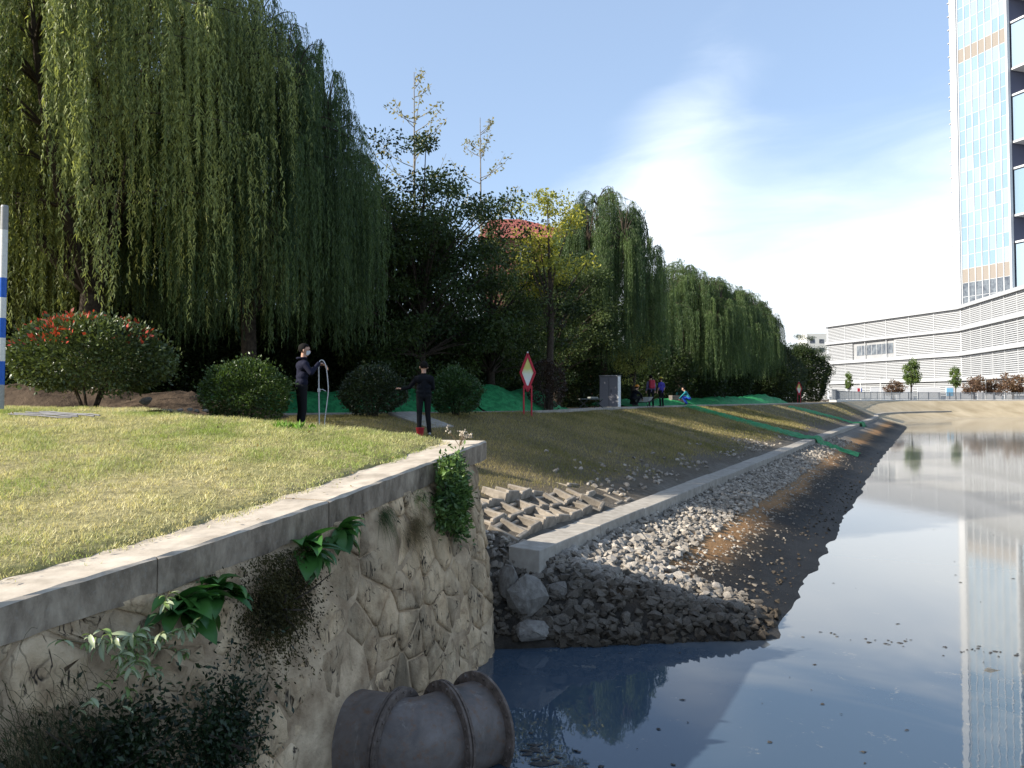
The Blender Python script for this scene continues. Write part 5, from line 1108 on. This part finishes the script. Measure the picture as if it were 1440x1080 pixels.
def tower():
    A, B = V3((121.2, 215)), V3((126.2, 199.5)); L = np.linalg.norm(B-A); d = (B-A)/L; nr = np.array([d[1], -d[0]]); nr = nr if nr@(-A) > 0 else -nr; ang = math.atan2(d[1], d[0]); z0, z1 = 26.95, 142.0
    root = thing('office_tower', 'tall glass office tower with white vertical edges rising above the white building', 'building', (A[0], A[1], z0), ang)     # local x along the glass face, -y outwards
    sgn = -1 if (Matrix.Rotation(ang, 2) @ Vector((0, -1))).dot(Vector(nr)) > 0 else 1
    n = Nodes('tower_glass'); n.set(.10, .45); oi = n.N.new('ShaderNodeObjectInfo'); n.col(n.ramp(oi.outputs['Random'], [(0, (.19, .28, .37)), (.5, (.23, .32, .41)), (1, (.29, .37, .44))])); GL = n.mat
    TAN_ = plain('tower_band', (.25, .22, .19), .6); TW = plain('tower_white', (.54, .55, .56), .5); DK = plain('tower_dark', (.10, .11, .16), .5)
    core = MB(); core.box((L/2, -sgn*13.2, (z1-z0)/2), (L-.6, 26, z1-z0)); core.build('core', DK, root)
    nb, fh = 7, 3.75; bw = (L-1.6)/nb; nf = int((z1-z0)/fh); pm = MB(); pm.box((0, 0, 0), (bw-.24, .10, fh-.12)); pme = pm.mesh('pane'); pme.materials.append(GL); bme = pme.copy(); bme.materials.clear(); bme.materials.append(TAN_); dme = pme.copy(); dme.materials.clear(); dme.materials.append(GLASSD)
    for f in range(nf):
        for b in range(nb):
            me = bme if f in (2, 18) else dme if f < 2 else pme; tilt = ((b*7+f*3) % 5-2)*.0005
            obj('pane', me, None, root, (1.2+bw*(b+.5), sgn*.02, fh*(f+.5)), (tilt, 0, tilt*.6))
    for b in range(nb+1): m = MB(); m.box((1.2+bw*b, sgn*.12, (z1-z0)/2), (.22, .24, z1-z0)); m.build('mullion', TW, root)
    for f in range(0, nf+1): m = MB(); m.box((L/2, sgn*.0, fh*f), (L-1, .10, .10)); m.build('transom', TW, root)
    m = MB(); m.box((.1, sgn*.1, (z1-z0)/2), (2.0, 1.2, z1-z0)); m.build('corner_column', TW, root)
    m = MB(); m.box((L-.2, sgn*.1, (z1-z0)/2), (.55, .9, z1-z0)); m.build('corner_column', TW, root)
    # service strip with one bracket per storey on the left edge
    m = MB(); m.box((-1.9, -sgn*.8, (z1-z0)/2), (.35, .5, z1-z0)); m.build('service_rail', TW, root)
    bk_ = MB(); bk_.box((0, 0, 0), (1.1, .9, 2.2)); bk_.box((-.1, sgn*.2, 1.5), (1.5, 1.1, .25)); bkm = bk_.mesh('service_balcony'); bkm.materials.append(plain('service_grey', (.42, .41, .40)))
    for f in range(nf): obj('service_balcony', bkm, None, root, (-1.25, -sgn*.6, fh*(f+.45)))
    # glazed bays standing out of the dark side face
    for f in range(1, nf-4, 5):
        m = MB(); m.box((L+1.9, -sgn*4.2, fh*(f+1.6)), (3.6, 6.5, fh*3.0)); g = m.build('side_bay', GL, root)
        for z in (.0, 3.2): mm = MB(); mm.box((L+1.9, -sgn*4.2, fh*(f+.05+z)), (3.9, 6.9, .5)); mm.build('bay_slab', TW, root)
    m = MB(); m.box((L+3.5, -sgn*14, (z1-z0)/2), (7, 13, z1-z0)); m.build('side_wing', DK, root)
tower()
def small_block():
    D = 300; c = at(1143, 560, D); t = thing('apartment_block', 'pale hazy apartment block beyond the end of the tree row', 'building', (c.x, D, 2.5)); m = MB(); m.box((0, 0, 12.6), (7.5, 9, 25)); m.build('wall', plain('pale_block', (.62, .62, .58)), t)
    for k in range(7):
        for s in (-1, 1): m = MB(); m.box((s*1.7, -4.53, 3+k*3.2), (1.7, .1, 1.5)); m.build('window', GLASSD, t)
small_block()
def brick_block():
    D = 62; x0, x1 = (672-720)/FPX*D, (800-720)/FPX*D; zt = H+(HOR-300)/FPX*D; t = thing('brick_building', 'red brown building with a tiled roof rising behind the trees', 'building', ((714-720)/FPX*D, D, 2.9)); h = zt-2.9; BR = mottled('red_brick', (.13, .05, .04), (.22, .085, .07), 3, .9); m = MB()
    m.box((2.4, 5.0, h/2-.9), (8.6, 9.0, h-1.8)); m.build('wall', BR, t)
    m = MB(); a = [(-2.4, .1, h-1.8), (7.2, .1, h-1.8), (7.2, 9.9, h-1.8), (-2.4, 9.9, h-1.8)]; b = [(-.2, 2.4, h+.1), (.6, 2.4, h+.1), (4.8, 7, h+.1), (-.2, 7, h+.1)]; b = [(-1.5, 1.6, h), (1.0, 1.6, h), (4.5, 6.5, h), (-1.5, 6.5, h)]
    m.add(a+b, [(0, 1, 2, 3), (4, 5, 6, 7)]+[(k, (k+1) % 4, 4+(k+1) % 4, 4+k) for k in range(4)]); m.build('roof', mottled('roof_tile', (.20, .06, .05), (.30, .10, .085), 6, .8), t)
    for k in range(3): m = MB(); m.box((1.4+k*1.9, .46, h-3.0), (1.0, .12, 1.6)); w = m.build('window', GLASSD, t); m = MB(); m.box((1.4+k*1.9, .42, h-3.9), (1.2, .2, .12)); m.build('sill', CONC2, w)
brick_block()

# ------------------------------------------------------------------ shoal and floating scraps
def shoal():
    n, m = 46, 30; V = []
    for i in range(n):
        for j in range(m):
            x = 5.5+4.4*i/(n-1); y = 8.3+3.0*j/(m-1); e = 1-((i/(n-1)-.62)/.6)**2-((j/(m-1)-.5)/.5)**2; V.append((x, y, -.06+.085*max(-.6, e)+.05*float(vnoise(np.float64(x*2.5), np.float64(y*4), 91))+.02*float(vnoise(np.float64(x*9), np.float64(y*9), 92))))
    F = [(i*m+j, (i+1)*m+j, (i+1)*m+j+1, i*m+j+1) for i in range(n-1) for j in range(m-1)]; nn = Nodes('wet_mud'); nn.set(.4, .4); nn.col(nn.ramp(nn.noise(5, 5, .65, 'Pos'), [(.3, (.05, .045, .035)), (.7, (.17, .15, .11))])); nn.bump(nn.noise(25, 5, .7, 'Pos'), .8, .02)
    tag(obj('mud_shoal', np_mesh('mud_shoal', np.array(V), F, smooth=True), nn.mat), kind='structure')
shoal()
def scraps():
    r = np.random.default_rng(55); V = []; F = []; b = 0
    def bit(x, y, s):
        nonlocal b
        n = r.integers(5, 9); a = np.sort(r.uniform(0, 6.28, n)); rr = s*r.uniform(.4, 1.2, n); V.extend([(x+math.cos(q)*l*1.5, y+math.sin(q)*l, .006) for q, l in zip(a, rr)]); V.append((x, y, .012+s*.12)); F.extend([(b+k, b+(k+1) % n, b+n) for k in range(n)]); b += n+1
    for k in range(60): D = 7.5+r.random()**2*14; bit(r.uniform(.0, .62)*D+.2, D, r.uniform(.008, .035))
    for k in range(70): f = r.random(); bit(4.6+f*4+r.normal(0, .1), 11.9-f*1.6+r.normal(0, .12), r.uniform(.012, .04))
    for k in range(40): bit(.15+abs(r.normal(0, .25)), 7.8+r.normal(0, .25), r.uniform(.02, .06))
    o = obj('floating_scraps', np_mesh('floating_scraps', np.array(V), F), plain('wet_scraps', (.045, .04, .035), .6)); tag(o, 'scattered dark leaf and litter scraps floating on the murky water', 'debris', kind='stuff')
scraps()

def litter():
    r = np.random.default_rng(66); n = 420; x = -1.2-8*r.random(n); y = 3.5+9*r.random(n); ok = x < np.interp(y, [p[1] for p in WT], [p[0] for p in WT])-.06; yr = np.interp(-x, [.39, 2, 4, 6.2], [11.4, 11.9, 12.53, 13.2]); ok &= y < yr-.2; x, y = x[ok], y[ok]; n = len(x)
    xs = np.interp(y, [p[1] for p in WT], [p[0] for p in WT]); C = np.c_[x, y, lawn_z(x, y)+np.where(x > xs-.5, .016, .05)]; A = unit(r, n); A[:, 2] *= .25; A /= np.linalg.norm(A, axis=1)[:, None]; B = np.cross(A, [0, 0, 1.0]); B /= np.linalg.norm(B, axis=1)[:, None]
    L = r.uniform(.03, .075, n); V, F = leaf_quads(C, A, B, L, L*.4); k = r.random((n, 1)); me = np_mesh('leaf_litter', V, F, {'col': np.repeat((1-k)*V3((.10, .065, .03))+k*V3((.34, .26, .12)), 4, 0)}); tag(obj('leaf_litter', me, GRASS), 'dry fallen leaves strewn over the lawn and coping', 'leaves', kind='stuff')
litter()
